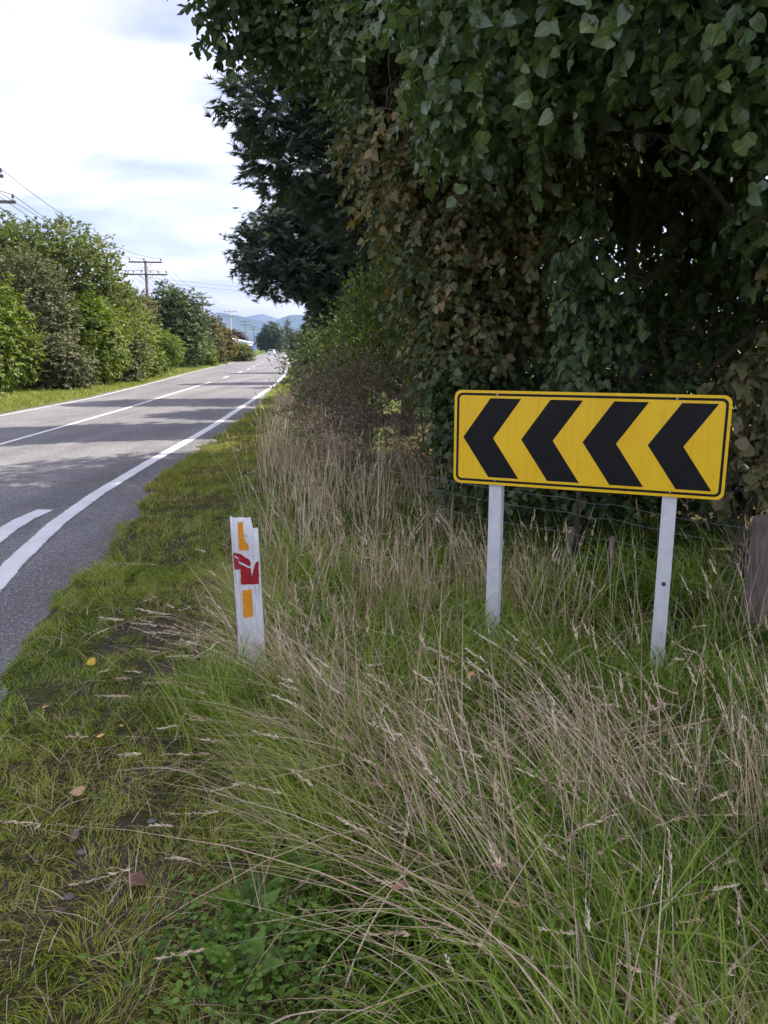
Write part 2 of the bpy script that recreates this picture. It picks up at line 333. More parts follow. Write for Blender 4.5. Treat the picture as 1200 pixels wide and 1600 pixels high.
# ------------------------------------------------------------------ chevron sign
def sign_yellow():
    m, Nn, Ll, bs = mat_base('reflective_yellow'); co = objco(Nn)
    n = noise(Nn, Ll, 3, 4, .6, co); r = ramp(Nn, [(.3, (.93, .54, .006)), (.7, (.97, .64, .01))]); Ll.new(n.outputs[0], r.inputs[0])
    sp = noise(Nn, Ll, 30, 5, .75, co); r2 = ramp(Nn, [(.58, (1,) * 3), (.72, (.8, .78, .7))]); Ll.new(sp.outputs[0], r2.inputs[0])
    mg = Nn.new('ShaderNodeMapping'); mg.inputs['Scale'].default_value = (26, 26, 1.3); Ll.new(co, mg.inputs[0])
    gs = noise(Nn, Ll, 1.2, 5, .65, mg.outputs[0]); gr = ramp(Nn, [(.52, (1,) * 3), (.78, (.86, .83, .78))]); Ll.new(gs.outputs[0], gr.inputs[0])
    mc = Nn.new('ShaderNodeMapping'); mc.inputs['Scale'].default_value = (3, 3, 60); mc.inputs['Rotation'].default_value = (0, R(12), 0); Ll.new(co, mc.inputs[0])
    ss = noise(Nn, Ll, 1.5, 2, .5, mc.outputs[0]); sr_ = ramp(Nn, [(.70, (0,) * 3), (.73, (.35,) * 3)]); Ll.new(ss.outputs[0], sr_.inputs[0])
    cc_ = mixc(Nn, Ll, 1, mixc(Nn, Ll, 1, r.outputs[0], r2.outputs[0], 'MULTIPLY'), gr.outputs[0], 'MULTIPLY')
    Ll.new(mixc(Nn, Ll, sr_.outputs[0], cc_, (.85, .72, .45)), bs.inputs['Base Color'])
    rr = ramp(Nn, [(.3, (.28,) * 3), (.7, (.42,) * 3)]); Ll.new(sp.outputs[0], rr.inputs[0]); Ll.new(rr.outputs[0], bs.inputs['Roughness'])
    return m
YELLOW = sign_yellow(); BLACK = plain('sign_black', (.007, .007, .008), .5, .3, 12, .25)
WHITE_WOOD = plain('white_painted_timber', (.70, .71, .72), .6, .10, 14, .4, 0, .2)
ALU = plain('aluminium', (.5, .5, .5), .45, .1, 10, .5, .8); GALV = plain('galvanised_bolt', (.35, .35, .34), .45, .2, 40, .5, .7)

sg = thing('chevron_sign', 'long yellow sign with four black chevrons pointing along the road, on two white posts', 'road sign', (1.205, 4.652, gz(1.2, 4.65).item()))
sg.rotation_euler = (0, 0, math.atan2(-.625, 1.5)); zg = sg.location.z; zc = 1.195 - zg
def rrect(w, h, r, n=6):
    out = []
    for cx, cz, a0 in ((w / 2 - r, h / 2 - r, 0), (-w / 2 + r, h / 2 - r, 90), (-w / 2 + r, -h / 2 + r, 180), (w / 2 - r, -h / 2 + r, 270)):
        for k in range(n + 1):
            t = R(a0 + 90 * k / n); out.append((cx + r * math.cos(t), cz + r * math.sin(t)))
    return out
SW, SH = 1.625, .598
b = MB(); b.prism([(x, z + zc) for x, z in rrect(SW, SH, .045)], -.0035, 0); b.obj('panel', YELLOW, sg)
o_, i_ = rrect(SW - .034, SH - .034, .036), rrect(SW - .064, SH - .064, .024); n_ = len(o_)
b = MB(); b.add([(x, -.0043, z + zc) for x, z in o_] + [(x, -.0043, z + zc) for x, z in i_] + [(x, -.0036, z + zc) for x, z in o_] + [(x, -.0036, z + zc) for x, z in i_],
                [(k, (k + 1) % n_, n_ + (k + 1) % n_, n_ + k) for k in range(n_)] + [(k, 2 * n_ + k, 2 * n_ + (k + 1) % n_, (k + 1) % n_) for k in range(n_)])
b.obj('border', BLACK, sg)
for k in range(4):
    t = 62 + 376 * k
    pts = [(t + 172, 48), (t + 367, 48), (t + 196, 299), (t + 367, 550), (t + 172, 550), (t, 299)]
    P = [(x / 1000 - SW / 2, SH / 2 - y / 1000 + zc) for x, y in pts]
    b = MB()
    for q in ((0, 1, 2, 5), (5, 2, 3, 4)): b.prism([P[j] for j in q], -.0044, -.0036)
    b.obj('chevron', BLACK, sg)
for px, wdt in ((-.535, .082), (.52, .082)):
    b = MB(); b.box((px, .055, (zc + .24 - .35) / 2), (wdt, .082, zc + .24 + .35)); b.obj('post', WHITE_WOOD, sg, bevel=.004)
for dz in (-.17, .17):
    b = MB(); b.box((0, .007, zc + dz), (1.5, .0135, .03)); b.obj('rail', ALU, sg)
for px in (-.535, .52):
    for dz in (-.27, .275):
        b = MB(); b.tube([(px, -.0075, zc + dz), (px, -.0036, zc + dz)], .007, 8); b.obj('bolt', GALV, sg)
b = MB(); b.tube([(.525, .0115, .62), (.525, .014, .62)], .014, 7); b.obj('knot', plain('timber_knot', (.10, .08, .06), .8), sg)

# ------------------------------------------------------------------ edge marker post (battered, top corner broken off)
mk = thing('edge_marker_post', 'short battered white marker post with orange reflectors and peeling red band', 'marker post', (-.668, 3.66, gz(-.69, 3.66).item()))
mk.rotation_euler = (R(1.0), R(-1.2), R(4)); mh = .945 - mk.location.z
def plastic_white():
    m, Nn, Ll, bs = mat_base('scuffed_white_plastic'); co = objco(Nn)
    mpn = Nn.new('ShaderNodeMapping'); mpn.inputs['Scale'].default_value = (30, 30, 5); Ll.new(co, mpn.inputs[0])
    n = noise(Nn, Ll, 1.6, 6, .7, mpn.outputs[0]); r = ramp(Nn, [(.3, (.5, .5, .5)), (.5, (.74, .74, .75)), (.75, (.82, .82, .82))]); Ll.new(n.outputs[0], r.inputs[0])
    d = noise(Nn, Ll, 60, 3, .6, co); r2 = ramp(Nn, [(.64, (1,) * 3), (.7, (.55, .53, .5))]); Ll.new(d.outputs[0], r2.inputs[0])
    Ll.new(mixc(Nn, Ll, 1, r.outputs[0], r2.outputs[0], 'MULTIPLY'), bs.inputs['Base Color']); bs.inputs['Roughness'].default_value = .55; return m
PW = .136; RID = .042
def prof(u): return np.where(u < RID, .05 * (1 - u / RID), .024 * (u - RID) / (PW - RID))      # face set back either side of a ridge
def marker_pt(u, v, off=0.0): return np.stack([u - PW / 2, prof(u) - off, mh - v], -1)
def topcut(u): return np.where(u > .112, .058, np.where(u > .104, .058 * (u - .104) / .008, .004 * np.sin(u * 90)))
us = np.array([0, .02, RID, .06, .085, .104, .112, .125, PW]); vs_ = np.linspace(0, 1, 14)
tops = topcut(us); V = []
for back in (0, 1):
    for q in vs_:
        v = tops + (mh + .25 - tops) * q; p = marker_pt(us, v); p[:, 1] += back * .012; V.append(p)
V = np.concatenate(V); nu, nv = len(us), len(vs_); Fm = []
for bk in (0, 1):
    for q in range(nv - 1):
        for j in range(nu - 1):
            a0 = bk * nu * nv + q * nu + j; f = (a0, a0 + nu, a0 + nu + 1, a0 + 1); Fm.append(f if not bk else f[::-1])
B_ = nu * nv
for j in range(nu - 1): Fm.append((j, j + 1, B_ + j + 1, B_ + j))
for q in range(nv - 1):
    Fm.append((q * nu, B_ + q * nu, B_ + (q + 1) * nu, (q + 1) * nu)); e = q * nu + nu - 1; Fm.append((e, e + nu, B_ + e + nu, B_ + e))
link('post', mesh_np('post', V, np.array(Fm)), plastic_white(), mk)
def inpoly(x, y, P):
    ins = np.zeros(len(x), bool); j = len(P) - 1
    for i in range(len(P)):
        xi, yi = P[i]; xj, yj = P[j]
        if yi != yj: ins ^= ((yi > y) != (yj > y)) & (x < (xj - xi) * (y - yi) / (yj - yi) + xi)
        j = i
    return ins
def sticker(name, polys, holes, mat, cell=.0022, jag=.004, label=None):
    """patch of adhesive sheet: small cells kept inside a ragged outline"""
    uu, vv = np.arange(.001, PW - cell, cell), np.arange(.0, .56, cell); U, Vv = np.meshgrid(uu, vv); U, Vv = U.ravel(), Vv.ravel()
    pn = np.stack([U, Vv, U * 0], -1); ju = U + (vnoise(pn, 90, 1) - .5) * jag * 2; jv = Vv + (vnoise(pn, 90, 2) - .5) * jag * 2
    keep = np.zeros(len(U), bool)
    for P in polys: keep |= inpoly(ju, jv, P)
    for P in holes: keep &= ~inpoly(ju, jv, P)
    U, Vv = U[keep], Vv[keep]; n = len(U)
    V = np.concatenate([marker_pt(U + du * cell, Vv + dv * cell, .0016) for du, dv in ((0, 0), (0, 1), (1, 1), (1, 0))])
    k = np.arange(n); o = link(name, mesh_np(name, V, np.stack([k, k + n, k + 2 * n, k + 3 * n], -1)), mat, mk)
    if label: o['label'] = label
def cp(x, y): return ((x - 135 - 50 * (y - 160) / 1300) * .000475, (y - 160) * .000475 * 1.0)
ORANGE = plain('orange_reflector', (.78, .31, .02), .35, .12, 30, .5); RED = plain('dark_red_sheet', (.36, .012, .02), .4, .2, 25, .5)
sticker('reflector', [[cp(222, 200), cp(275, 200), cp(282, 340), cp(300, 420), cp(328, 445), cp(328, 500), cp(230, 500)]], [], ORANGE, jag=.0012, label='orange reflector with a corner torn away')
sticker('reflector', [[cp(250, 932), cp(350, 932), cp(358, 1235), cp(262, 1235)]], [], ORANGE, jag=.0008, label='lower orange rectangular reflector')
sticker('band', [[cp(158, 545), cp(235, 528), cp(332, 606), cp(346, 640), cp(342, 700), cp(354, 790), cp(368, 735), cp(394, 636), cp(425, 635), cp(428, 885), cp(240, 865), cp(240, 700), cp(165, 730)]],
        [[cp(212, 618), cp(238, 618), cp(376, 704), cp(366, 716), cp(226, 640)], [cp(168, 568), cp(200, 570), cp(228, 600), cp(185, 588)]], RED, jag=.0018, label='peeling dark red band')

# ------------------------------------------------------------------ wire fence behind the sign
m, Nn, Ll, bs = mat_base('weathered_timber'); co = objco(Nn)
mpn = Nn.new('ShaderNodeMapping'); mpn.inputs['Scale'].default_value = (22, 22, 2.2); Ll.new(co, mpn.inputs[0])
n = noise(Nn, Ll, 2, 7, .7, mpn.outputs[0]); r = ramp(Nn, [(.3, (.07, .055, .042)), (.55, (.19, .16, .13)), (.75, (.28, .25, .21))]); Ll.new(n.outputs[0], r.inputs[0])
Ll.new(r.outputs[0], bs.inputs['Base Color']); bs.inputs['Roughness'].default_value = .9; bump(Nn, Ll, n.outputs[0], .7, .01, bs); TIMBER = m
WIRE = plain('fence_wire', (.30, .29, .28), .5, .2, 30, .5, .6)
fpts = [(2.62, 5.15, .62, .085), (1.84, 6.05, .26, .022), (1.56, 6.3, .28, .026), (.55, 7.3, .2, .04), (-.6, 8.6, .2, .04), (4.6, 3.6, .6, .07)]
fn = thing('wire_fence', 'old post and wire fence half lost in grass behind the sign', 'fence', (2.62, 5.15, gz(2.62, 5.15).item()))
for x, y, zt, rr in fpts:
    g = gz(x, y).item() - .3; b = MB(); zz = np.array([g, g + .3, (g + zt) / 2, zt - .02, zt]); b.tube(np.stack([x + .012 * np.sin(zz * 5), np.full(5, y), zz], -1) - np.array(fn.location), np.array([rr * 1.04, rr * 1.03, rr, rr * .98, rr * .9]), 14); b.obj('post', TIMBER, fn)
order = [5, 0, 1, 2, 3, 4]
for h in (.08, .25, .42, .54):
    P = []
    for a, c_ in zip(order[:-1], order[1:]):
        A, C_ = np.array(fpts[a][:2]), np.array(fpts[c_][:2])
        for t in np.linspace(0, 1, 7)[:-1]: p = A + (C_ - A) * t; P.append((p[0] - .02, p[1] - .06, h - .02 * math.sin(t * math.pi)))
    b = MB(); b.tube(np.array(P) - np.array(fn.location), .0016, 4); b.obj('wire', WIRE, fn)

# ------------------------------------------------------------------ foliage machinery
HALF = [(.0, .0), (.26, -.07), (.47, .12), (.50, .38), (.38, .69), (.0, 1.08)]
def leaf_template(shape='heart'):
    if shape == 'heart':
        V = [(0, 0, 0), (0, .5, -.03), (0, 1.06, -.22)]
        for s in (1, -1): V += [(s * x, y, .30 * x - .42 * x * x + (.05 if s > 0 else -.03) * math.sin(y * 7) - .16 * max(0, y - .45)) for x, y in HALF[1:5]]
        F = []
        for o in (3, 7): F += [(0, o, o + 1), (0, o + 1, 1), (1, o + 1, o + 2), (1, o + 2, o + 3), (1, o + 3, 2)]
        F = [f if k < 5 else f[::-1] for k, f in enumerate(F)]
    elif shape == 'heart6':
        V = [(0, 0, 0), (0, 1.06, -.2)] + [(s * x, y, .26 * x - .36 * x * x + (.06 if s > 0 else -.04) * math.sin(y * 7) - .14 * max(0, y - .45)) for s in (1, -1) for x, y in ((.32, -.05), (.5, .30), (.36, .72))]
        F = [(0, 2, 3), (0, 3, 4), (0, 4, 1), (0, 6, 5), (0, 7, 6), (0, 1, 7)]
    elif shape == 'heart4':
        V = [(0, 0, 0), (0, 1.06, -.2)] + [(s * x, y, .24 * x - .34 * x * x + (.06 if s > 0 else -.04) * math.sin(y * 6)) for s in (1, -1) for x, y in ((.46, .12), (.40, .62))]
        F = [(0, 2, 3), (0, 3, 1), (0, 5, 4), (0, 1, 5)]
    elif shape == 'rhomb':
        V = [(0, 0, 0), (.28, .45, .07), (0, 1, -.1), (-.28, .45, .07)]; F = [(0, 1, 2), (0, 2, 3)]
    elif shape == 'oval':
        V = [(0, 0, 0), (.26, .45, .06), (0, 1, -.08), (-.26, .45, .06), (0, .5, 0)]; F = [(0, 1, 4), (4, 1, 2), (0, 4, 3), (4, 2, 3)]
    elif shape == 'lance':
        V = [(0, 0, 0), (.11, .4, .03), (0, 1, -.1), (-.11, .4, .03)]; F = [(0, 1, 2), (0, 2, 3)]
    else:   # 'spray': flat fan of scale-leaf twiglets
        V, F = [], []
        for k, a in enumerate((-62, -40, -20, 0, 18, 38, 60)):
            l = 1 - abs(a) / 130; s, c_ = math.sin(R(a)), math.cos(R(a)); y0 = .06 * k % .2
            n0 = len(V); V += [(c_ * .08, y0 - s * .08, 0), (s * l, y0 + c_ * l, -.10 * l), (-c_ * .08, y0 + s * .08, .05)]
            F += [(n0, n0 + 1, n0 + 2)]
    return np.array(V, float), np.array(F, int)
def ribs(shape, n):
    k = {'heart': [1.] * 3 + [0.] * 8, 'heart6': [1., 1.] + [0.] * 6, 'heart4': [1., 1.] + [0.] * 4}.get(shape); return {'rib': np.tile(k, n)} if k else None
def frames(d, n):
    y = nrm(d); x = nrm(np.cross(y, n)); z = np.cross(x, y)
    return np.stack([x, y, z], -1)
def place(T, pos, Rm, s, tint):
    V, F = T; k = len(V); n = len(pos)
    P = np.einsum('nij,kj->nki', Rm, V) * s[:, None, None] + pos[:, None]
    return P.reshape(-1, 3), (F[None] + (np.arange(n) * k)[:, None, None]).reshape(-1, F.shape[1]), np.repeat(tint, k)

def crown(g, lobes, n_cl, per, twig, size, droop=.4, shell=.5, gap=.32, gfreq=1.1, up=.6, seed=1, jit=.45, tint_fn=None, floor=None, rough=.22):
    """leaf sprays spread through lobes (cx,cy,cz,rx,ry,rz); returns pos, frame, scale, tint"""
    lobes = np.array(lobes, float); area = (lobes[:, 3] * lobes[:, 4] * lobes[:, 5]) ** (2 / 3)
    li = g.choice(len(lobes), n_cl, p=area / area.sum()); c, r = lobes[li, :3], lobes[li, 3:]
    d = nrm(g.normal(size=(n_cl, 3))); rad = 1 - shell * g.random(n_cl) ** 1.6
    p = c + d * r * rad[:, None]
    lump = vnoise(p, gfreq * .9, seed + 50) - .5; p = p + d * r * (lump * 2 * rough)[:, None]
    keep = vnoise(p, gfreq, seed) * .7 + vnoise(p, gfreq * 2.7, seed + 3) * .3 > gap
    if floor is not None: keep &= p[:, 2] > floor
    p, d = p[keep], d[keep]; k = len(p)
    ax = nrm(d * .8 + g.normal(size=(k, 3)) * .55 + np.array([0, 0, -droop]))
    ctint = g.random(k)
    t = (np.arange(per) + g.random((k, per))) / per
    side = nrm(np.cross(ax, np.array([0, 0, 1.])) + 1e-4)
    alt = np.where(np.arange(per) % 2, 1, -1)[None, :, None] * (.5 + .7 * g.random((k, per, 1)))
    tw = twig * (.6 + .8 * g.random((k, 1, 1)))
    pos = p[:, None] + ax[:, None] * (t[..., None] * tw) + np.array([0, 0, -1.]) * (t[..., None] ** 2 * tw * droop * .5)
    ld = ax[:, None] * .6 + side[:, None] * alt + g.normal(size=(k, per, 3)) * .35 + np.array([0, 0, -droop * 1.1])
    nn = np.array([0, 0, up]) + d[:, None] * .7 + g.normal(size=(k, per, 3)) * jit
    pos = pos.reshape(-1, 3); s = size * (.4 + .9 * g.random(len(pos)) ** .8)
    tint = np.clip(np.repeat(ctint, per) * .45 + g.random(len(pos)) * .55, 0, 1)
    if tint_fn is not None: tint = tint_fn(pos, tint)
    Rm = frames(ld.reshape(-1, 3), nn.reshape(-1, 3)); Rm[:, :, 0] *= (.72 + .45 * g.random(len(pos)))[:, None]; Rm[:, :, 2] *= (.4 + 1.6 * g.random(len(pos)))[:, None]
    return pos, Rm, s, tint

def limb_path(g, a, b, n=7, wob=.12, sag=0):
    a, b = np.array(a, float), np.array(b, float); t = np.linspace(0, 1, n)[:, None]; Ld = np.linalg.norm(b - a)
    p = a + (b - a) * t + np.array([0, 0, 1.]) * (t * (1 - t)) * sag * Ld
    j = g.normal(size=(n, 3)) * wob * Ld / n; j[0] = j[-1] = 0; return p + j

def tree(name, label, cat, base, trunk_pts, trunk_r, lobes, mat, shape, bark=BARK, group=None, limbs=True, seed=1, parts=('trunk', 'crown'), limb_r=.05, twigs=0, **kw):
    g = rng(seed); root = thing(name, label, cat, base, group); B0 = np.array(base, float)
    if trunk_pts is not None:
        b = MB(); tp = np.array(trunk_pts, float); b.tube(tp - B0, np.linspace(trunk_r, trunk_r * .25, len(tp)), 9); b.obj(parts[0], bark, root, smooth=True)
    if limbs and trunk_pts is not None:
        for lb in lobes:
            c = np.array(lb[:3]); q = tp[:, 2]; k = int(np.argmin(np.abs(q - (c[2] - .35 * np.linalg.norm(c[:2] - tp[0, :2])))))
            k = min(max(k, len(tp) // 3), len(tp) - 2)
            b = MB(); P = limb_path(g, tp[k], c + (c - tp[k]) * .25, 8, .35, .06); b.tube(P - B0, np.linspace(limb_r, limb_r * .2, 8), 6)
            for q_ in range(5):
                s = P[g.integers(3, 8)]; e = s + nrm(g.normal(size=3)) * np.array(lb[3:]) * .75; b.tube(limb_path(g, s, e, 5, .4) - B0, np.linspace(limb_r * .35, limb_r * .08, 5), 4)
            b.obj('limb', bark, root, smooth=True)
    pos, Rm, s, tint = crown(g, lobes, seed=seed, **kw)
    V, F, T = place(leaf_template(shape), pos - B0, Rm, s, tint)
    o = link(parts[1], mesh_np(parts[1], V, F, tint=T, smooth=shape.startswith('heart'), extra=ribs(shape, len(pos))), mat, root); o['kind'] = 'stuff'
    return root, (pos, Rm, s, tint)
# ------------------------------------------------------------------ foliage colours
LINDEN = leaf_mat('linden_leaf', [(0, (.055, .10, .04)), (.5, (.11, .175, .062)), (.88, (.18, .24, .08)), (.955, (.19, .21, .05)), (1, (.26, .15, .03))], .3, .33, .85)
AUTUMN = leaf_mat('turning_leaf', [(0, (.065, .095, .04)), (.34, (.105, .14, .052)), (.54, (.18, .17, .075)), (.74, (.25, .205, .105)), (.9, (.32, .225, .09)), (1, (.34, .21, .04))], .28, .5, .4)
DARKLEAF = leaf_mat('dark_leaf', [(0, (.045, .07, .032)), (.6, (.085, .13, .048)), (.95, (.14, .17, .055)), (1, (.22, .2, .04))], .25, .45, .4)
CYPRESS = leaf_mat('cypress_spray', [(0, (.065, .085, .068)), (.6, (.105, .14, .10)), (1, (.15, .19, .12))], .3, .65, .25)
BRIGHT = leaf_mat('sunlit_tone_leaf', [(0, (.08, .125, .03)), (.5, (.16, .21, .045)), (1, (.36, .37, .08))], .38, .5, .4)  # leaf colour raised to stand in for sun on the shoots
DRYLEAF = leaf_mat('withered_leaf', [(0, (.13, .108, .085)), (.5, (.22, .18, .145)), (.85, (.31, .26, .21)), (1, (.16, .18, .08))], .2, .8, .15)
WILLOW = leaf_mat('hedge_grey_green', [(0, (.07, .10, .028)), (.5, (.14, .175, .05)), (1, (.25, .26, .10))], .3, .6, .3)
HEDGE_GREEN = leaf_mat('hedge_green', [(0, (.065, .10, .018)), (.5, (.13, .18, .026)), (1, (.23, .26, .04))], .35, .5, .35)
HEDGE_GREY = leaf_mat('hedge_grey', [(0, (.065, .075, .04)), (.5, (.125, .135, .07)), (1, (.22, .22, .13))], .22, .65, .3)
HEDGE_BROWN = leaf_mat('hedge_brown', [(0, (.07, .07, .032)), (.5, (.14, .13, .06)), (1, (.22, .20, .10))], .2, .7, .25)
HEDGE_DARK = leaf_mat('hedge_dark', [(0, (.045, .075, .03)), (.5, (.085, .125, .045)), (1, (.15, .185, .075))], .25, .55, .35)
HEDGE_RUST = leaf_mat('hedge_rust', [(0, (.07, .07, .02)), (.5, (.15, .115, .03)), (1, (.22, .15, .04))], .3, .6, .3)

def in_view(p, m=30):
    q = p - np.array([0, 0, 1.75]); c_, s_ = math.cos(R(12)), math.sin(R(12))
    dep = q[:, 1] * c_ - q[:, 2] * s_; upc = q[:, 1] * s_ + q[:, 2] * c_
    px, py = 600 + 1200 * q[:, 0] / np.maximum(dep, .1), 800 - 1200 * upc / np.maximum(dep, .1)
    return (dep > .5) & (px > m) & (px < 1200 - m) & (py > m) & (py < 1600 - m)

# ------------------------------------------------------------------ trees on the right-hand side
def linden():
    g = rng(11); base = np.array([5.0, 7.6, gz(5.0, 7.6).item()])
    root = thing('linden_tree', 'big leaved tree overhanging the chevron sign at upper right', 'tree', base)
    tp = np.array([base + (0, 0, -.2), base + (.02, .0, 1.2), base + (-.06, -.1, 2.6), base + (-.1, -.3, 4), base + (.1, -.3, 5.6), base + (.1, -.2, 7.5)])
    b = MB(); b.tube(tp - base, np.array([.2, .16, .145, .12, .085, .03]), 10); b.obj('trunk', BARK, root, smooth=True)
    lobes = [(.85, 6.1, 4.25, .9, .8, .8), (1.6, 5.4, 4.05, .8, .7, .5), (2.3, 5.2, 3.85, .7, .7, .5), (2.95, 5.3, 3.6, .7, .7, .5), (2.9, 4.6, 4.5, .9, .8, .6), (1.5, 6.3, 5.4, 1.2, 1.1, 1.0), (2.7, 6.2, 5.3, 1.3, 1.2, 1.0),
             (4.0, 6.6, 4.9, 1.2, 1.2, 1.2), (3.3, 7.8, 7.0, 2.0, 1.8, 1.5), (3.05, 5.7, 2.85, .3, .4, .45), (.9, 6.6, 3.7, .5, .6, .4)]
    for lb in lobes:
        c = np.array(lb[:3]); k = int(np.clip(np.argmin(np.abs(tp[:, 2] - (c[2] - 1.0))), 1, 4))
        b = MB(); P = limb_path(g, tp[k], c + (c - tp[k]) * .15, 9, .3, .05); b.tube(P - base, np.linspace(.034, .008, 9), 6)
        for _ in range(6):
            s = P[g.integers(4, 9)]; b.tube(limb_path(g, s, s + nrm(g.normal(size=3)) * np.array(lb[3:]) * .8, 5, .4) - base, np.linspace(.014, .004, 5), 4)
        b.obj('limb', BARK, root, smooth=True)
    pos, Rm, s, tint = crown(g, lobes, 5400, 10, .40, .086, droop=.45, shell=.6, gap=.34, gfreq=1.5, up=.55, seed=5, jit=.6)
    vis = in_view(pos); dist = np.linalg.norm(pos - np.array([0, 0, 1.75]), axis=1) / s; dist[~vis] = 1e9
    pick = np.argsort(dist)[:280]; rest = np.ones(len(pos), bool); rest[pick] = False
    T = leaf_template('heart'); T6 = leaf_template('heart6')
    V, F, tt = place(T6, pos[rest] - base, Rm[rest], s[rest], tint[rest])
    o = link('crown', mesh_np('crown', V, F, tint=tt, smooth=True, extra=ribs('heart6', int(rest.sum()))), LINDEN, root); o['kind'] = 'stuff'
    protos = [mesh_np('leaf', T[0], T[1], tint=np.full(len(T[0]), q), smooth=True, extra=ribs('heart', 1)) for q in (.1, .3, .45, .6, .75, .86, .94)]
    for me in protos: me.materials.append(LINDEN)
    for i in pick:
        o = link('leaf', protos[int(min(6, tint[i] * 7))], None, root)
        M = np.eye(4); M[:3, :3] = Rm[i] * s[i]; M[:3, 3] = pos[i] - base; o.matrix_local = Matrix(M.tolist())
linden()

def autumn_tint(pos, t):
    n = vnoise(pos, .9, 77); brown = sstep(.3, .62, n) * sstep(5.2, 3.9, pos[:, 2]) * sstep(2.6, 1.3, pos[:, 0])
    return np.clip(t * .42 + brown * (.08 + .52 * t), 0, 1)
def at(x, y): return (x, y, gz(x, y).item())
tree('autumn_tree', 'tree with browning autumn leaves behind the left end of the sign', 'tree', at(1.1, 9.3), [at(1.1, 9.3), (1.1, 9.3, 1.5), (1.0, 9.2, 3), (.8, 9.1, 4.5), (.6, 9.1, 6)], .13,
     [(.22, 8.3, 3.8, .62, .7, .9), (.8, 8.0, 3.2, .65, .6, 1.0), (.62, 8.4, 2.5, .45, .6, .8), (1.0, 8.0, 2.1, .55, .5, .6), (1.5, 8.2, 3.9, .8, .7, .9), (.3, 8.8, 4.9, 1.0, .9, .9), (1.3, 8.9, 5.2, 1.0, .9, .9), (.8, 8.1, 1.5, .42, .5, .5), (1.55, 7.9, 2.6, .45, .45, .5)],
     AUTUMN, 'heart4', seed=21, n_cl=4600, per=9, twig=.3, size=.075, droop=.5, jit=.6, shell=.65, gap=.3, gfreq=1.6, tint_fn=autumn_tint, limb_r=.035)
tree('climbing_vine', 'green leafy vine hanging down behind the middle of the sign', 'vine', at(1.75, 6.75), [at(1.75, 6.75), (1.72, 6.7, .9), (1.78, 6.7, 1.9), (1.7, 6.65, 3.3)], .025,
     [(1.62, 6.6, 2.55, .26, .25, .4), (1.72, 6.6, 1.95, .28, .25, .45), (1.6, 6.6, 1.45, .22, .22, .35), (2.0, 6.7, 2.1, .16, .2, .3)],
     DARKLEAF, 'heart4', seed=31, limbs=False, parts=('stem', 'leaves'), n_cl=330, per=6, twig=.16, size=.08, droop=.8, shell=.8, gap=.3, gfreq=3)
tree('overhanging_tree', 'tall tree whose leafy branch reaches out over the road at the top', 'tree', at(.9, 11.2), [at(.9, 11.2), (.9, 11.2, 2), (.8, 11, 4), (.5, 10.7, 6), (.4, 10.6, 8)], .2,
     [(-1.35, 10.0, 5.75, .75, .7, .5), (-.65, 10.0, 5.7, .8, .8, .7), (-1.55, 10.0, 6.6, .8, .8, .6), (-.8, 10.3, 7.0, 1.3, 1.2, 1.1), (.5, 10.0, 6.4, 1.3, 1.1, 1.1), (.3, 10.2, 5.0, .9, .9, .8), (.4, 10.8, 8.2, 1.5, 1.4, 1.2), (1.8, 10.4, 6.6, 1.4, 1.3, 1.3), (1.2, 10.6, 4.3, 1.2, .9, 1.2)],
     DARKLEAF, 'heart4', seed=41, n_cl=4300, per=9, twig=.38, size=.105, droop=.4, jit=.6, shell=.6, gap=.32, gfreq=1.3, limb_r=.06)
tree('shade_tree', 'dark broadleaf tree in the shade behind the sign, thin trunk showing', 'tree', at(2.75, 8.9), [at(2.75, 8.9), (2.75, 8.9, 1.2), (2.72, 8.9, 2.4), (2.8, 9, 4), (2.9, 9.2, 6)], .075,
     [(2.6, 9.6, 3.9, 1.2, .9, .9), (4.2, 9.2, 3.5, 1.3, 1.0, 1.1), (3.4, 10.0, 5.4, 1.6, 1.3, 1.2), (5.4, 9.5, 5.2, 1.6, 1.5, 1.6), (5.6, 9.0, 2.6, 1.2, 1.0, 1.1), (4.3, 10.4, 2.3, 1.1, .8, .8)],
     DARKLEAF, 'heart4', seed=51, n_cl=2600, per=9, twig=.35, size=.11, droop=.6, shell=.7, gap=.3, gfreq=1.2, limb_r=.05)
tree('back_tree', 'dense dark tree filling the gap beyond the thin trunk', 'tree', at(3.0, 13.2), [at(3, 13.2), (3, 13.2, 2), (3, 13.1, 4), (3, 13, 7.5)], .2,
     [(2.2, 13.0, 2.6, 1.5, 1.1, 1.7), (4.6, 12.8, 2.6, 1.5, 1.2, 1.8), (3.2, 13.4, 5.2, 2.2, 1.6, 1.7), (6.8, 12.4, 3.4, 1.8, 1.5, 2.3), (5.4, 13.2, 6.4, 2.2, 1.8, 1.6), (3.0, 13.2, 7.4, 1.8, 1.6, 1.3), (1.0, 13.6, 4.0, 1.2, 1.1, 1.8), (4.4, 12.0, 4.6, 1.4, 1.0, 1.2), (4.0, 12.4, 1.3, 1.6, .8, 1.0), (2.2, 12.6, 1.0, 1.2, .7, .9), (6.4, 11.6, 1.6, 1.4, .9, 1.2)],
     DARKLEAF, 'rhomb', seed=61, n_cl=6000, per=9, twig=.4, size=.17, droop=.5, shell=.8, gap=.24, gfreq=.9, limb_r=.08)
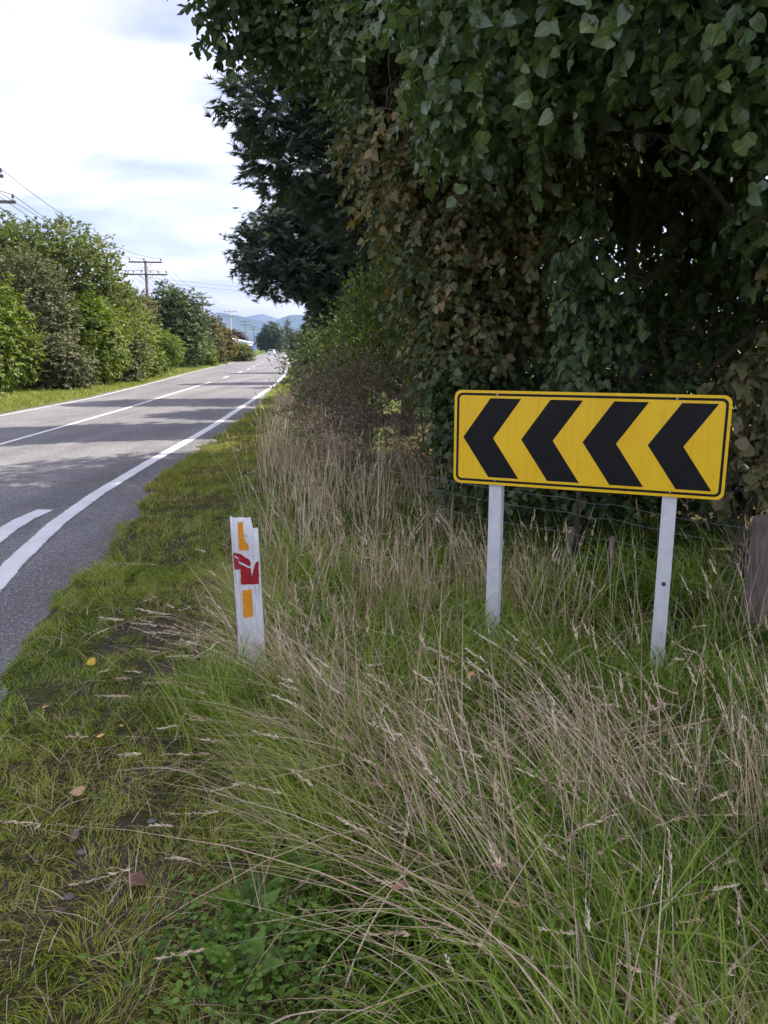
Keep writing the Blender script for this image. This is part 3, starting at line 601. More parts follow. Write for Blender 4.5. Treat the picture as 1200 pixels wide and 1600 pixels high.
tree('added_shading_tree', 'unseen tree added beside the frame so its crown shades the long grass', 'tree', at(6.6, 6.2), [at(6.6, 6.2), (6.6, 6.2, 2), (6.6, 6.1, 4), (6.6, 6, 7)], .2,  # unseen tree, added to keep sun off the foreground grass
     [(5.3, 5.6, 4.7, 1.5, 1.3, 1.2), (6.8, 5.2, 4.6, 1.7, 1.5, 1.6), (6.4, 6.6, 6.6, 2.0, 1.8, 1.6), (8.2, 6.6, 5.0, 1.8, 1.8, 1.9), (7.2, 4.2, 5.6, 1.6, 1.5, 1.3), (5.4, 7.4, 6.6, 1.4, 1.3, 1.2), (6.2, 7.6, 3.0, 1.2, 1.0, 1.2), (6.1, 3.4, 6.5, 1.8, 1.7, 1.3), (7.8, 4.2, 7.8, 1.9, 1.9, 1.4), (6.2, 5.0, 7.6, 1.7, 1.6, 1.3)],
     DARKLEAF, 'rhomb', seed=62, n_cl=5200, per=9, twig=.4, size=.18, droop=.5, shell=.85, gap=.2, gfreq=.9, limb_r=.08)
def cypress(label, x, y, h, lobes, seed, n_cl=1500, size=.25, r=.22):
    b = np.array(at(x, y))
    tree('cypress_tree', label, 'tree', tuple(b), [b + (0, 0, -.2), b + (.05, 0, h * .25), b + (0, .1, h * .5), b + (.1, 0, h * .75), b + (0, 0, h)], r, lobes, CYPRESS, 'spray', group='dark cypress trees along the road', seed=seed,
         n_cl=int(n_cl * 1.5), per=7, twig=.4, size=size, droop=-.1, shell=.6, gap=.22, gfreq=.9, up=1.1, jit=.3, limb_r=.09, rough=.3)
cypress('dark cypress with flat plumes below the overhanging leafy branch', .6, 18.6, 10.5,
        [(-2.2, 18, 6.8, 1.25, 1.2, .55), (-1.4, 18, 5.7, 1.5, 1.3, .7), (-.6, 18, 7.6, 1.6, 1.4, .7), (.4, 18.4, 6.4, 1.6, 1.5, 1.0), (.6, 18.5, 8.8, 1.5, 1.5, 1.0), (.8, 18.6, 4.4, 1.5, 1.4, 1.0), (-.3, 18.2, 4.9, 1.3, 1.1, .6), (.6, 18.6, 2.6, 1.3, 1.3, 1.2), (1.8, 18.6, 7, 1.5, 1.5, 1.5)], 71, 2700)
cypress('low spreading dark cypress leaning out over the road edge', -1.7, 27.6, 8.5,
        [(-4.0, 27, 4.9, 1.25, 1.3, .7), (-3.2, 27, 5.7, 1.5, 1.4, .7), (-3.2, 27, 4.1, 1.4, 1.3, .6), (-2.0, 27.2, 6.4, 1.7, 1.5, .8), (-1.9, 27.3, 4.4, 1.5, 1.4, 1.1), (-.6, 27.4, 5.4, 1.6, 1.5, 1.4), (-1.4, 27.6, 2.9, 1.0, 1.1, .9), (-.4, 27.6, 7.4, 1.4, 1.4, 1.0), (-1.2, 27.6, 1.6, 1.0, 1.0, 1.0), (.6, 27.8, 3.4, 1.6, 1.4, 1.8)], 72, 2900)
cypress('upright dark cypress half hidden behind the low spreading one', -2.2, 41, 7.5, [(-2.2, 41, 2.4, 1.5, 1.5, 1.7), (-2.3, 41, 4.6, 1.3, 1.3, 1.4), (-2.2, 41, 6.4, .9, .9, 1.1)], 73, 1000, .42)
cypress('dark cypress filling between the two overhanging ones', 1.6, 23, 7, [(1.4, 23, 2.4, 1.8, 1.6, 1.8), (1.5, 23, 4.8, 1.6, 1.5, 1.4), (1.6, 23, 6.4, 1.1, 1.1, .9)], 74, 1100, .42)
cypress('farthest roadside cypress before the trees by the town', -4.2, 58, 7, [(-4.2, 58, 2.4, 1.5, 1.5, 1.7), (-4.2, 58, 4.8, 1.2, 1.2, 1.4), (-4.2, 58, 6.2, .8, .8, .9)], 75, 700, .5)

def shrub(name, label, x, y, lobes, mat, shape='oval', seed=1, group=None, cat='shrub', stems=6, sr=.018, bark=BARK, **kw):
    b = np.array(at(x, y)); g = rng(seed); root = thing(name, label, cat, tuple(b), group); lo = np.array(lobes, float)
    mb = MB()
    for k in range(stems):
        l = lo[k % len(lo)]; e = l[:3] + g.normal(size=3) * l[3:] * .35; s = b + np.append(g.normal(size=2) * .12 * lo[:, 3].max(), -.1); mb.tube(limb_path(g, s, e, 6, .3, .05) - b, np.linspace(sr, sr * .3, 6), 5)
    mb.obj('stems', bark, root, smooth=True)
    args = dict(n_cl=400, per=7, twig=.3, size=.1, droop=.2, shell=.7, gap=.28, gfreq=1.4, up=.6, jit=.5); args.update(kw)
    pos, Rm, s, t = crown(g, lobes, seed=seed, **args)
    V, F, T = place(leaf_template(shape), pos - b, Rm, s, t); o = link('foliage', mesh_np('foliage', V, F, tint=T), mat, root); o['kind'] = 'stuff'
    return root
shrub('bright_shrub', 'shrub with shoots coloured bright as if sunlit, rising before the dark cypresses', -.3, 13, [(-.35, 13, 2.1, .42, .4, .7), (-.05, 13, 2.5, .3, .3, .45), (.25, 13, 2.1, .5, .4, .7), (.1, 12.6, 1.6, .6, .4, .5), (-.5, 12.7, 1.5, .5, .4, .5), (-.62, 12.9, 2.45, .12, .12, .45), (-.35, 12.9, 2.6, .1, .1, .4), (.12, 12.9, 2.85, .16, .16, .35)], BRIGHT, seed=81, n_cl=760, size=.085, twig=.25, droop=-.5, stems=9)
shrub('bramble_bush', 'dark small leaved bush at the corner where grass meets the road bend', -1.2, 15.5, [(-1.25, 15.4, 1.4, .55, .5, .75), (-.8, 15.4, 1.9, .45, .45, .6), (-1.45, 15.2, 1.0, .4, .4, .6), (-.4, 15.3, 1.3, .5, .5, .8)], HEDGE_DARK, seed=82, n_cl=620, size=.085, twig=.22)
shrub('leaning_rose_bush', 'thin bush with light leaves leaning over the far white line', -2.5, 25, [(-2.7, 25, 1.0, .45, .6, .8), (-2.1, 25, 1.5, .6, .6, .9), (-2.85, 25.4, .6, .35, .4, .5)], BRIGHT, seed=83, n_cl=260, size=.1, gap=.36)
shrub('roadside_bush', 'dark bush under the low spreading cypress', -1.6, 20, [(-1.4, 20, 1.1, .7, .7, 1.0), (-.7, 20, 1.6, .8, .7, 1.0), (-1.85, 20.5, .7, .4, .5, .7)], HEDGE_DARK, seed=84, n_cl=560, size=.1)
shrub('roadside_bush', 'dark bush beyond the low spreading cypress beside the road', -4.0, 36, [(-3.9, 36, 1.2, .9, .9, 1.2), (-3.2, 36, 1.8, .9, .9, 1.3)], HEDGE_DARK, seed=85, n_cl=420, size=.14)
shrub('withered_bush', 'brown withered bush in the long grass left of the sign', -.2, 9.8, [(-.75, 10.2, .95, .55, .5, .65), (-.1, 9.8, .95, .6, .5, .7), (.55, 9.4, .75, .55, .5, .6), (-.3, 10.6, 1.2, .5, .5, .4), (.9, 9.0, .5, .5, .45, .5)], DRYLEAF, shape='lance', seed=86, n_cl=1050, per=8, size=.08, twig=.3, droop=-.25, gap=.2, stems=24, sr=.008, bark=BARK_GREY, cat='bush')
shrub('withered_bush', 'brown withered bush beside the road bend', -.9, 13.2, [(-.95, 13.2, .7, .5, .5, .65), (-.4, 13, .8, .5, .5, .7), (-1.35, 14.4, .6, .35, .4, .55)], DRYLEAF, shape='lance', seed=87, n_cl=600, per=8, size=.1, twig=.32, droop=-.25, gap=.22, stems=16, sr=.008, bark=BARK_GREY, cat='bush')
shrub('green_shrub', 'soft green shrub under the browning autumn tree', .75, 9.2, [(.6, 9.2, 1.7, .4, .35, .5), (1.0, 9.1, 1.35, .45, .35, .5), (.3, 9.5, 2.2, .35, .35, .45), (1.4, 9.0, 1.1, .4, .35, .4)], HEDGE_DARK, shape='lance', seed=88, n_cl=800, per=9, size=.085, twig=.22, gap=.22)
shrub('shade_undergrowth', 'dark leafy undergrowth behind the middle and left part of the sign', 1.3, 7.6, [(.95, 7.7, .75, .45, .4, .6), (1.5, 7.5, .8, .5, .4, .7), (2.05, 7.4, .7, .5, .4, .65), (1.2, 7.9, 1.2, .45, .35, .4)], DARKLEAF, shape='heart4', seed=91, n_cl=620, per=7, size=.075, twig=.2, droop=.4, gap=.2)
shrub('shade_undergrowth', 'dark leafy undergrowth behind the right part of the sign', 2.9, 7.6, [(2.6, 7.6, .7, .5, .4, .7), (3.2, 7.4, .6, .5, .4, .65), (3.9, 7.3, .7, .5, .4, .8), (3.0, 8.1, 1.3, .6, .35, .5)], DARKLEAF, shape='heart4', seed=92, n_cl=620, per=7, size=.08, twig=.2, droop=.4, gap=.2)
shrub('brown_leaf_shrub', 'shrub with dull brownish lobed leaves at the right end of the sign', 2.95, 6.1, [(2.75, 6.1, 1.35, .26, .25, .3), (3.1, 6.1, 1.6, .35, .3, .35), (3.3, 6.1, 1.1, .4, .35, .45), (2.95, 6.0, .85, .25, .25, .3)], AUTUMN, shape='heart4', seed=89, n_cl=230, per=6, size=.085, twig=.15, droop=.7, tint_fn=lambda p, t: .35 + .4 * t)

# ------------------------------------------------------------------ left-hand hedge of shrubs and trees
def hedge(name, label, Y, x0, x1, ztop, mat, shape='rhomb', seed=1, depth=1.0, n=1000, size=.13, extra=(), **kw):
    k = float(np.interp(Y, [24, 34, 45, 60, 80, 110], [1.17, 1.17, 1.22, 1.25, 1.2, 1.0])); Y, x0, x1, depth, size, ztop = Y * k, x0 * k, x1 * k, depth * k, size * k, 1.75 + (ztop - 1.75) * k
    extra = [(a * k, b_ * k, 1.75 + (c_ - 1.75) * k, d * k, e * k, f * k) for a, b_, c_, d, e, f in extra]
    cx, rx = (x0 + x1) / 2, (x1 - x0) / 2; g = rng(seed + 500)
    sub = []
    for _ in range(9):
        a, zf = g.random() * 6.28, .12 + .74 * g.random(); rr_ = math.sqrt(max(.1, 1 - (zf - .45) ** 2 / .42)); q = .26 + .2 * g.random()
        sub.append((cx + rx * .8 * rr_ * math.cos(a), Y + depth * .8 * rr_ * math.sin(a), ztop * zf, rx * q * 1.25, depth * q * 1.25, ztop * q * .62))
    lob = sub + [(cx, Y, ztop * .5, rx * .9, depth, ztop * .5), (cx - rx * .3, Y + .2, ztop * .68, rx * .65, depth * .9, ztop * .32), (cx + rx * .3, Y - .2, ztop * .55, rx * .65, depth * .9, ztop * .36),
           (cx + rx * .1, Y - depth * .35, ztop * .28, rx * .8, depth * .8, ztop * .28)] + list(extra)
    return shrub(name, label, cx, Y, lob, mat, shape, seed, group='shrubs and trees of the hedge across the road', cat='hedge shrub', stems=7, sr=.05, n_cl=int(n * 1.65), per=9, size=size * 1.15, twig=.38, shell=.42, rough=.24, gap=kw.pop('gap', .12), gfreq=kw.pop('gfreq', .7), **kw)
hedge('hedge_tree', 'tallest rounded grey green tree of the hedge, feathery top', 34.5, -18.5, -11.2, 6.7, WILLOW, 'rhomb', 101, 2.6, 3600, .15, droop=-.2, extra=[(-13.0, 34, 5.2, 1.9, 1.6, 1.5), (-16.4, 34.5, 5.8, 2.2, 1.6, 1.2)])
hedge('hedge_shrub', 'grey brown shrub in front of the tallest hedge tree', 30.0, -15.0, -12.0, 5.0, HEDGE_GREY, 'rhomb', 102, 1.1, 1300, .12, droop=-.2)
hedge('hedge_shrub', 'bright green shrub at the left end of the hedge', 26.4, -14.6, -11.9, 4.3, HEDGE_GREEN, 'rhomb', 103, 1.2, 1300, .12)
hedge('hedge_shrub', 'low grey leafed shrub spilling toward the grass strip', 28.6, -13.4, -11.0, 2.2, HEDGE_GREY, 'rhomb', 104, .9, 800, .11)
hedge('hedge_shrub', 'broad mid green shrub below the tallest hedge tree', 32.2, -13.2, -10.6, 3.7, HEDGE_GREEN, 'rhomb', 105, 1.2, 1300, .12)
hedge('hedge_shrub', 'speckled grey green shrub at the near foot of the hedge beside the ferns', 34.5, -12.4, -10.6, 2.4, HEDGE_GREY, 'rhomb', 106, .9, 600, .11)
hedge('hedge_tree', 'brown grey tree in front of the second power pole', 50, -18.0, -14.0, 5.6, HEDGE_BROWN, 'rhomb', 107, 1.6, 1300, .16, droop=-.2)
hedge('hedge_tree', 'round dark green tree right of the second power pole', 58, -17.0, -13.3, 6.1, HEDGE_DARK, 'rhomb', 108, 1.8, 1500, .18)
hedge('fern_clump', 'bright green ferny clump low beside the grass strip', 46, -15.6, -11.9, 2.7, HEDGE_GREEN, 'lance', 109, 1.2, 900, .2, droop=.3)
hedge('hedge_tree', 'brown bushy tree beyond the round dark green one', 75, -19.2, -15.4, 5.0, HEDGE_BROWN, 'rhomb', 110, 1.8, 900, .2)
hedge('hedge_tree', 'rusty orange tinged tree at the far end of the hedge', 92, -20.6, -17.6, 4.4, HEDGE_RUST, 'rhomb', 111, 1.6, 700, .22)
hedge('hedge_shrub', 'small yellow green bush in front of the rusty tree', 64, -15.6, -13.9, 2.6, HEDGE_GREEN, 'rhomb', 112, .9, 500, .15)
hedge('hedge_shrub', 'low green bushes tapering off towards the blue container', 108, -22.6, -18.2, 2.4, WILLOW, 'rhomb', 113, 2.0, 700, .2)
hedge('hedge_shrub', 'low bush on the verge near the yellow digger', 138, -27.6, -24.6, 1.3, HEDGE_GREEN, 'rhomb', 114, 2.0, 400, .26)
hedge('hedge_tree', 'dark hedge tree behind the brown grey one', 66, -22.5, -18.0, 5.2, HEDGE_DARK, 'rhomb', 115, 2.0, 900, .26)
hedge('hedge_shrub', 'mid green shrub filling between the ferny clump and the broad shrub', 39.5, -14.6, -11.4, 3.4, HEDGE_GREEN, 'rhomb', 117, 1.6, 1100, .14)
hedge('hedge_tree', 'olive tree behind the ferny clump', 43.5, -17.6, -13.2, 5.2, WILLOW, 'rhomb', 118, 2.0, 1500, .17)
hedge('hedge_shrub', 'green hedge shrub standing mostly outside the picture edge', 22.5, -14.6, -11.6, 4.0, WILLOW, 'rhomb', 116, 1.4, 900, .13)
# ------------------------------------------------------------------ power poles and lines
POLE = plain('pole_timber', (.16, .145, .13), .85, .25, 3); PALE_POLE = plain('pale_pole', (.42, .41, .39), .8, .15, 3); INSUL = plain('insulator', (.10, .09, .085), .35, .2, 10)
poles = [(-15.9, 31.5, 8.35, POLE, 'power pole whose crossarm ends show at the left picture edge'), (-18.85, 63.5, 8.55, POLE, 'power pole with two crossarms rising above the brown grey tree'), (-25.6, 112, 8.9, POLE, 'power pole above the rusty orange tree'),
         (-32.0, 165, 9.4, PALE_POLE, 'pale power pole before the blue hills'), (-40.4, 230, 9.6, POLE, 'small distant power pole near the white building'), (-49.5, 300, 10, POLE, 'farthest tiny power pole')]
ARM1 = (-1.2, -.1, 1.2) ; ARM2 = (-1.55, -.95, -.35, .35, .95, 1.55)
tops = []
for px, py, pz, pm, lab in poles:
    rt = thing('power_pole', lab, 'power pole', (px, py, -.1), 'power poles along the far side of the road')
    rt.rotation_euler = (0, 0, R(8)); h = pz + .1
    b = MB(); b.tube([(0, 0, -.5), (0, 0, h * .5), (0, 0, h)], np.array([.17, .145, .115]), 10); b.obj('pole', pm, rt, smooth=True)
    P1, P2 = [], []
    for zz, half, xs_, out in ((h - .12, 1.28, ARM1, P1), (h - 1.05, 1.65, ARM2, P2)):
        b = MB(); b.box((0, -.16, zz), (2 * half, .09, .11)); b.obj('crossarm', pm, rt)
        for sx in (-1, 1):
            b = MB(); b.tube([(sx * .6, -.16, zz - .02), (0, -.14, zz - .5)], .018, 5); b.obj('brace', pm, rt)
        for x in xs_:
            b = MB(); b.tube([(x, -.16, zz + .055), (x, -.16, zz + .13), (x, -.16, zz + .17), (x, -.16, zz + .28), (x, -.16, zz + .3)], np.array([.016, .016, .055, .05, .02]), 8); b.obj('insulator', INSUL, rt)
            c_, s_ = math.cos(R(8)), math.sin(R(8)); out.append((px + x * c_ + .16 * s_, py + x * s_ - .16 * c_, zz - .1 + .27))
    tops.append(P1 + P2)
ln = thing('power_lines', 'thin overhead wires strung between the power poles', 'power line', (-18.85, 63.5, 0))
LINE = plain('line_wire', (.12, .12, .125), .5, .1, 3)
prev = [tuple(np.array(p) + (2.4, -34, .4)) for p in tops[0]]
for A, B in zip([prev] + tops[:-1], tops):
    for a_, b_ in zip(A, B):
        t = np.linspace(0, 1, 13)[:, None]; P = np.array(a_) * (1 - t) + np.array(b_) * t; P[:, 2] -= (4 * t * (1 - t) * .75)[:, 0]
        mb = MB(); mb.tube(P - np.array(ln.location), .015, 4, False); mb.obj('wire', LINE, ln)
for k, dz in ((3, -.3), (6, -.8)):
    A = np.array(tops[1][min(k, 8)]) + (0, 0, dz); B = np.array((3.5, 70, 6.4 + dz * .4)); t = np.linspace(0, 1, 15)[:, None]
    P = A * (1 - t) + B * t; P[:, 2] -= (4 * t * (1 - t) * .35)[:, 0]; mb = MB(); mb.tube(P - np.array(ln.location), .010, 4, False); mb.obj('wire', LINE, ln)

# ------------------------------------------------------------------ far end of the road
WALLW = plain('pale_cladding', (.62, .63, .64), .6, .06, .5); ROOFW = plain('light_roof', (.66, .68, .70), .45, .06, .5); GLASS = plain('dark_glass', (.03, .035, .04), .1, .1, 1)
hb = thing('roadside_building', 'low white building with pale roof beyond the end of the hedge', 'building', (-40.5, 205, 0))
b = MB(); b.box((0, 0, 1.6), (11, 8, 3.2)); b.obj('wall', WALLW, hb)
b = MB(); b.prism([(-5.8, 3.2), (5.8, 3.2), (5.8, 3.4), (0, 4.6), (-5.8, 3.4)], -4.4, 4.4); b.obj('roof', ROOFW, hb)
for x in (-3.4, 0, 3.2):
    w_ = MB(); w_.box((x, -4.03, 1.7), (1.7, .06, 1.2)); wo = w_.obj('window', WALLW, hb); w_ = MB(); w_.box((x, -4.07, 1.7), (1.5, .04, 1.0)); w_.obj('pane', GLASS, wo)
bc = thing('blue_container', 'bright blue container in front of the white building', 'container', (-32.9, 190, 0))
BLUE = plain('container_blue', (.03, .10, .45), .5, .08, 1)
b = MB(); b.box((0, 0, 1.3), (2.4, 6, 2.4)); b.obj('body', BLUE, bc)
for k in range(8):
    b = MB(); b.box((-1.05 + k * .3, -3.03, 1.3), (.12, .05, 2.3)); b.obj('rib', BLUE, bc)
dg = thing('yellow_digger', 'small yellow machine parked beside the far verge', 'machine', (-31.6, 182, 0)); YEL = plain('machine_yellow', (.75, .40, .02), .5, .1, 1)
b = MB(); b.box((0, 0, .95), (2.0, 3.0, .8)); b.obj('body', YEL, dg, bevel=.1)
b = MB(); b.box((0, .3, 1.75), (1.2, 1.3, .8)); b.obj('cab', GLASS, dg, bevel=.08)
b = MB(); b.tube([(.2, -1.4, 1.2), (.2, -2.2, 2.2), (.2, -3.2, 1.2), (.2, -3.4, .4)], .14, 6); b.obj('arm', YEL, dg)
TYRE = plain('tyre_rubber', (.02, .02, .02), .8)
for sx in (-.85, .85):
    for y in (-1, 1):
        b = MB(); b.tube([(sx - .15, y, .45), (sx + .15, y, .45)], .45, 14); b.obj('wheel', TYRE, dg)
def far_car(x, y, col, label):
    c_ = thing('car', label, 'car', (x, y, .03), 'cars far down the road'); pm = plain('car_paint', col, .25, .03, 1, .5)
    b = MB(); b.prism([(-.88, .3), (.88, .3), (.9, .75), (.84, .95), (-.84, .95), (-.9, .75)], -2.1, 2.1); b.obj('body', pm, c_, bevel=.06)
    b = MB(); b.prism([(-.82, .95), (.82, .95), (.62, 1.5), (-.62, 1.5)], -.9, 1.6); b.obj('cabin', pm, c_, bevel=.06)
    b = MB(); b.prism([(-.72, 1.0), (.72, 1.0), (.58, 1.42), (-.58, 1.42)], -.93, -.91); b.obj('windscreen', GLASS, c_)
    for sx in (-.76, .76):
        b = MB(); b.box((sx * .85, -2.12, .68), (.3, .05, .14)); b.obj('headlight', plain('lamp_glass', (.7, .7, .72), .2), c_)
        for yy in (-1.3, 1.3):
            b = MB(); b.tube([(sx - .1, yy, .31), (sx + .1, yy, .31)], .31, 14); b.obj('wheel', TYRE, c_)
far_car(-33.2, 232, (.7, .7, .72), 'white car coming along the far road')
far_car(-46.5, 345, (.35, .36, .38), 'grey car farther away beyond the white one')
FARLEAF = leaf_mat('far_leaf', [(0, (.03, .05, .025)), (.5, (.055, .08, .035)), (1, (.10, .12, .05))], .2, .7, .2); DARKRED = leaf_mat('far_dark_red', [(0, (.035, .022, .022)), (1, (.09, .05, .05))], .2, .7, .2)
def far_tree(x, y, w, h, mat, seed, label, n=700, size=.8):
    tree('far_tree', label, 'tree', (x, y, 0), [(x, y, 0), (x, y, h * .3), (x, y, h * .6), (x, y, h * .85)], .3, [(x, y, h * .6, w * .42, w * .4, h * .38), (x - w * .25, y, h * .45, w * .3, w * .3, h * .3), (x + w * .25, y - 1, h * .42, w * .3, w * .3, h * .32), (x, y - 1, h * .78, w * .28, w * .28, h * .2)],
         mat, 'oval', group='trees at the far end of the road', seed=seed, n_cl=n, per=7, twig=1.2, size=size, shell=.6, gap=.25, gfreq=.28, limb_r=.1)
far_tree(-42.5, 300, 11, 11.5, FARLEAF, 201, 'large round green tree at the end of the road'); far_tree(-35.0, 310, 9, 9, FARLEAF, 202, 'green tree right of the large round one at the road end')
far_tree(-50, 265, 8, 7.6, DARKRED, 203, 'dark reddish tree behind the white building'); far_tree(-27.5, 290, 9, 8, FARLEAF, 204, 'green tree on the right side of the far road')
far_tree(-60, 300, 10, 8.5, FARLEAF, 205, 'green tree behind the pale power pole'); far_tree(-18, 240, 10, 9, FARLEAF, 206, 'green tree hidden mostly behind the cypress plumes'); far_tree(-56, 380, 12, 10, FARLEAF, 207, 'distant green tree closing the road')
far_tree(-40.2, 330, 2.6, 14.5, CYPRESS, 208, 'slim dark conifer poking above the far trees', 300, .6); far_tree(-29.5, 118, 5, 8.6, CYPRESS, 209, 'dark conifer beside the third power pole', 400, .5)

# ------------------------------------------------------------------ grass
def grass_mat(name, stops, trans=.3, rough=.55): return leaf_mat(name, stops, trans, rough, .35, (1.15, 1.2, .7))
GREEN = grass_mat('long_green_blade', [(0, (.06, .13, .014)), (.35, (.16, .28, .026)), (.6, (.28, .385, .045)), (.8, (.40, .44, .10)), (.92, (.38, .36, .19)), (1, (.5, .43, .28))])
STRAW = grass_mat('dry_straw', [(0, (.30, .20, .11)), (.35, (.53, .39, .26)), (.7, (.70, .56, .41)), (1, (.82, .72, .57))], .2, .7)
LAWN = grass_mat('short_verge_blade', [(0, (.11, .19, .02)), (.35, (.235, .335, .032)), (.65, (.36, .42, .046)), (.85, (.48, .44, .12)), (1, (.44, .37, .2))])
def blades(g, x, y, h, w, lean, tint, seg=4, z=None, tipdry=.0, curve=.7, kink=0.0):
    n = len(x); z0 = gz(x, y) - .01 if z is None else z; t = np.linspace(0, 1, seg + 1)
    am = np.linalg.norm(lean, axis=1)
    hor = lean[:, None, :] * ((1 - curve) * t + curve * t ** 2)[None, :, None] * h[:, None, None]
    ver = h[:, None] * (t[None] - .42 * np.minimum(am, 1.3)[:, None] * t[None] ** 2)
    if kink:                                                        # some stems are bent over part of the way up
        t0 = .35 + .5 * g.random(n); on = g.random(n) < kink; ka = g.random(n) * 6.28; over = np.maximum(0, t[None] - t0[:, None]) * on[:, None]
        hor = hor + np.stack([np.cos(ka), np.sin(ka)], -1)[:, None] * (over * h[:, None])[..., None] * .9; ver = ver - over * h[:, None] * 1.1
    C = np.concatenate([np.stack([x, y], -1)[:, None] + hor, (z0[:, None] + ver)[..., None]], -1)
    a = g.random(n) * np.pi; wd = np.stack([np.cos(a), np.sin(a), g.normal(size=n) * .25], -1)
    ww = w[:, None] * (1 - t[None] ** 1.8 * .92) * .5
    V = np.stack([C - wd[:, None] * ww[..., None], C + wd[:, None] * ww[..., None]], 2).reshape(-1, 3)
    k = 2 * (seg + 1); q = np.arange(seg) * 2; f = np.stack([q, q + 1, q + 3, q + 2], -1)
    F = (f[None] + (np.arange(n) * k)[:, None, None]).reshape(-1, 4)
    T = np.clip(tint[:, None, None] + tipdry * t[None, :, None] ** 2 + np.zeros((1, 1, 2)), 0, 1).reshape(-1)
    return V, F, T
def merge(parts):
    V, F, T, n = [], [], [], 0
    for v, f, t in parts: V.append(v); F.append(f + n); T.append(t); n += len(v)
    return np.concatenate(V), np.concatenate(F), np.concatenate(T)
def scatter(g, n, y0, y1, x0f, x1f, p=1.0):
    y = y0 + (y1 - y0) * g.random(n) ** p; a, b_ = x0f(y), x1f(y); return a + (b_ - a) * g.random(n), y
G = rng(900)
parts_g, parts_s = [], []
def long_zone(n, y0, y1, x1, wmul, p=1.0, hmul=1.0, seg=5):
    # tufts first, blades gathered round them
    nt_ = max(40, n // 22); tx, ty = scatter(G, nt_, y0, y1, lambda y: xt(y) + .0, lambda y: np.minimum(xt(y) + x1, 1.0 + .72 * y + .5), p)
    pn = xy0(tx, ty); dryness = vnoise(pn, .8, 31) * .6 + vnoise(pn, 2.3, 32) * .4; hh = (.20 + .30 * vnoise(pn, 1.6, 33)) * hmul * (.5 + .5 * sstep(0, .5, tx - xt(ty)))
    la = R(150) + (vnoise(pn, .9, 34) - .5) * 8.0; lm = .1 + .7 * vnoise(pn, 1.0, 35); ttint = G.random(nt_) * .5
    i = G.integers(0, nt_, n); rad = np.abs(G.normal(size=n)) * .05; ph = G.random(n) * 2 * np.pi
    x, y = tx[i] + rad * np.cos(ph), ty[i] + rad * np.sin(ph)
    h = hh[i] * (.45 + .8 * G.random(n)); lean = np.stack([np.cos(la[i]), np.sin(la[i])], -1) * lm[i, None] + np.stack([np.cos(ph), np.sin(ph)], -1) * .55 + G.normal(size=(n, 2)) * .46
    tint = np.clip(ttint[i] * .8 + .75 * (dryness[i] - .42) + .02 + G.normal(size=n) * .09, 0, .85); dead = G.random(n) < .05 + .2 * dryness[i] ** 2; tint = np.where(dead, .8 + .2 * G.random(n), tint)
    parts_g.append(blades(G, x, y, h * 1.15, (.0058 + .0068 * G.random(n) ** 2) * wmul, lean * .85, tint, seg, tipdry=.16, curve=.55, kink=.22))
long_zone(23000, .7, 4.2, 4.2, 1.25, .85, 1, 4); long_zone(17000, 3.8, 7.5, 5.5, 1.7, 1, 1.05, 4); long_zone(15000, 7.2, 13, 4.5, 2.4, 1, 1.2, 3); long_zone(5000, 13, 34, 2.2, 5, 1, 1.2, 3)
nA = 2600; x, y = scatter(G, nA, 2.15, 5.2, lambda y: xt(y) - .02, lambda y: xt(y) + .42); na_ = vnoise(xy0(x, y), 2.2, 88); kk = na_ > .36; x, y = x[kk], y[kk]; nA = len(x)   # pale tufts arching over the turf
aa = R(180) + G.normal(size=nA) * .9
parts_g.append(blades(G, x, y, .26 + .24 * G.random(nA), .004 + .003 * G.random(nA), np.stack([np.cos(aa), np.sin(aa)], -1) * (.5 + .5 * G.random(nA))[:, None], .5 + .45 * G.random(nA), 6, tipdry=.1, curve=.8))
nP = 650; x = -.68 + G.normal(size=nP) * .16; y = 3.34 + G.normal(size=nP) * .13; aa = R(150) + G.normal(size=nP) * 1.3     # tuft at the foot of the marker post
parts_g.append(blades(G, x, y, .2 + .28 * G.random(nP), .004 + .003 * G.random(nP), np.stack([np.cos(aa), np.sin(aa)], -1) * (.2 + .6 * G.random(nP))[:, None], .25 + .65 * G.random(nP), 5, tipdry=.1))
for cx_, cy_, sx_, sy_, n_, h_ in ((.62, 4.45, .2, .12, 420, .46), (1.55, 3.95, .22, .12, 420, .46), (-.66, 3.3, .16, .1, 300, .5), (1.1, 4.3, .4, .2, 500, .4)):     # ranker growth round the posts
    x = cx_ + G.normal(size=n_) * sx_; y = cy_ + G.normal(size=n_) * sy_; aa = G.random(n_) * 6.28
    parts_g.append(blades(G, x, y, h_ * (.5 + .6 * G.random(n_)), .005 + .004 * G.random(n_), np.stack([np.cos(aa), np.sin(aa)], -1) * (.15 + .5 * G.random(n_))[:, None], .1 + .55 * G.random(n_), 4, tipdry=.15))
V, F, T = merge(parts_g); o = tag(link('long_grass', mesh_np('long_grass', V, F, tint=T), GREEN), 'long green grass covering the bank around the sign and marker post', 'grass', kind='stuff')

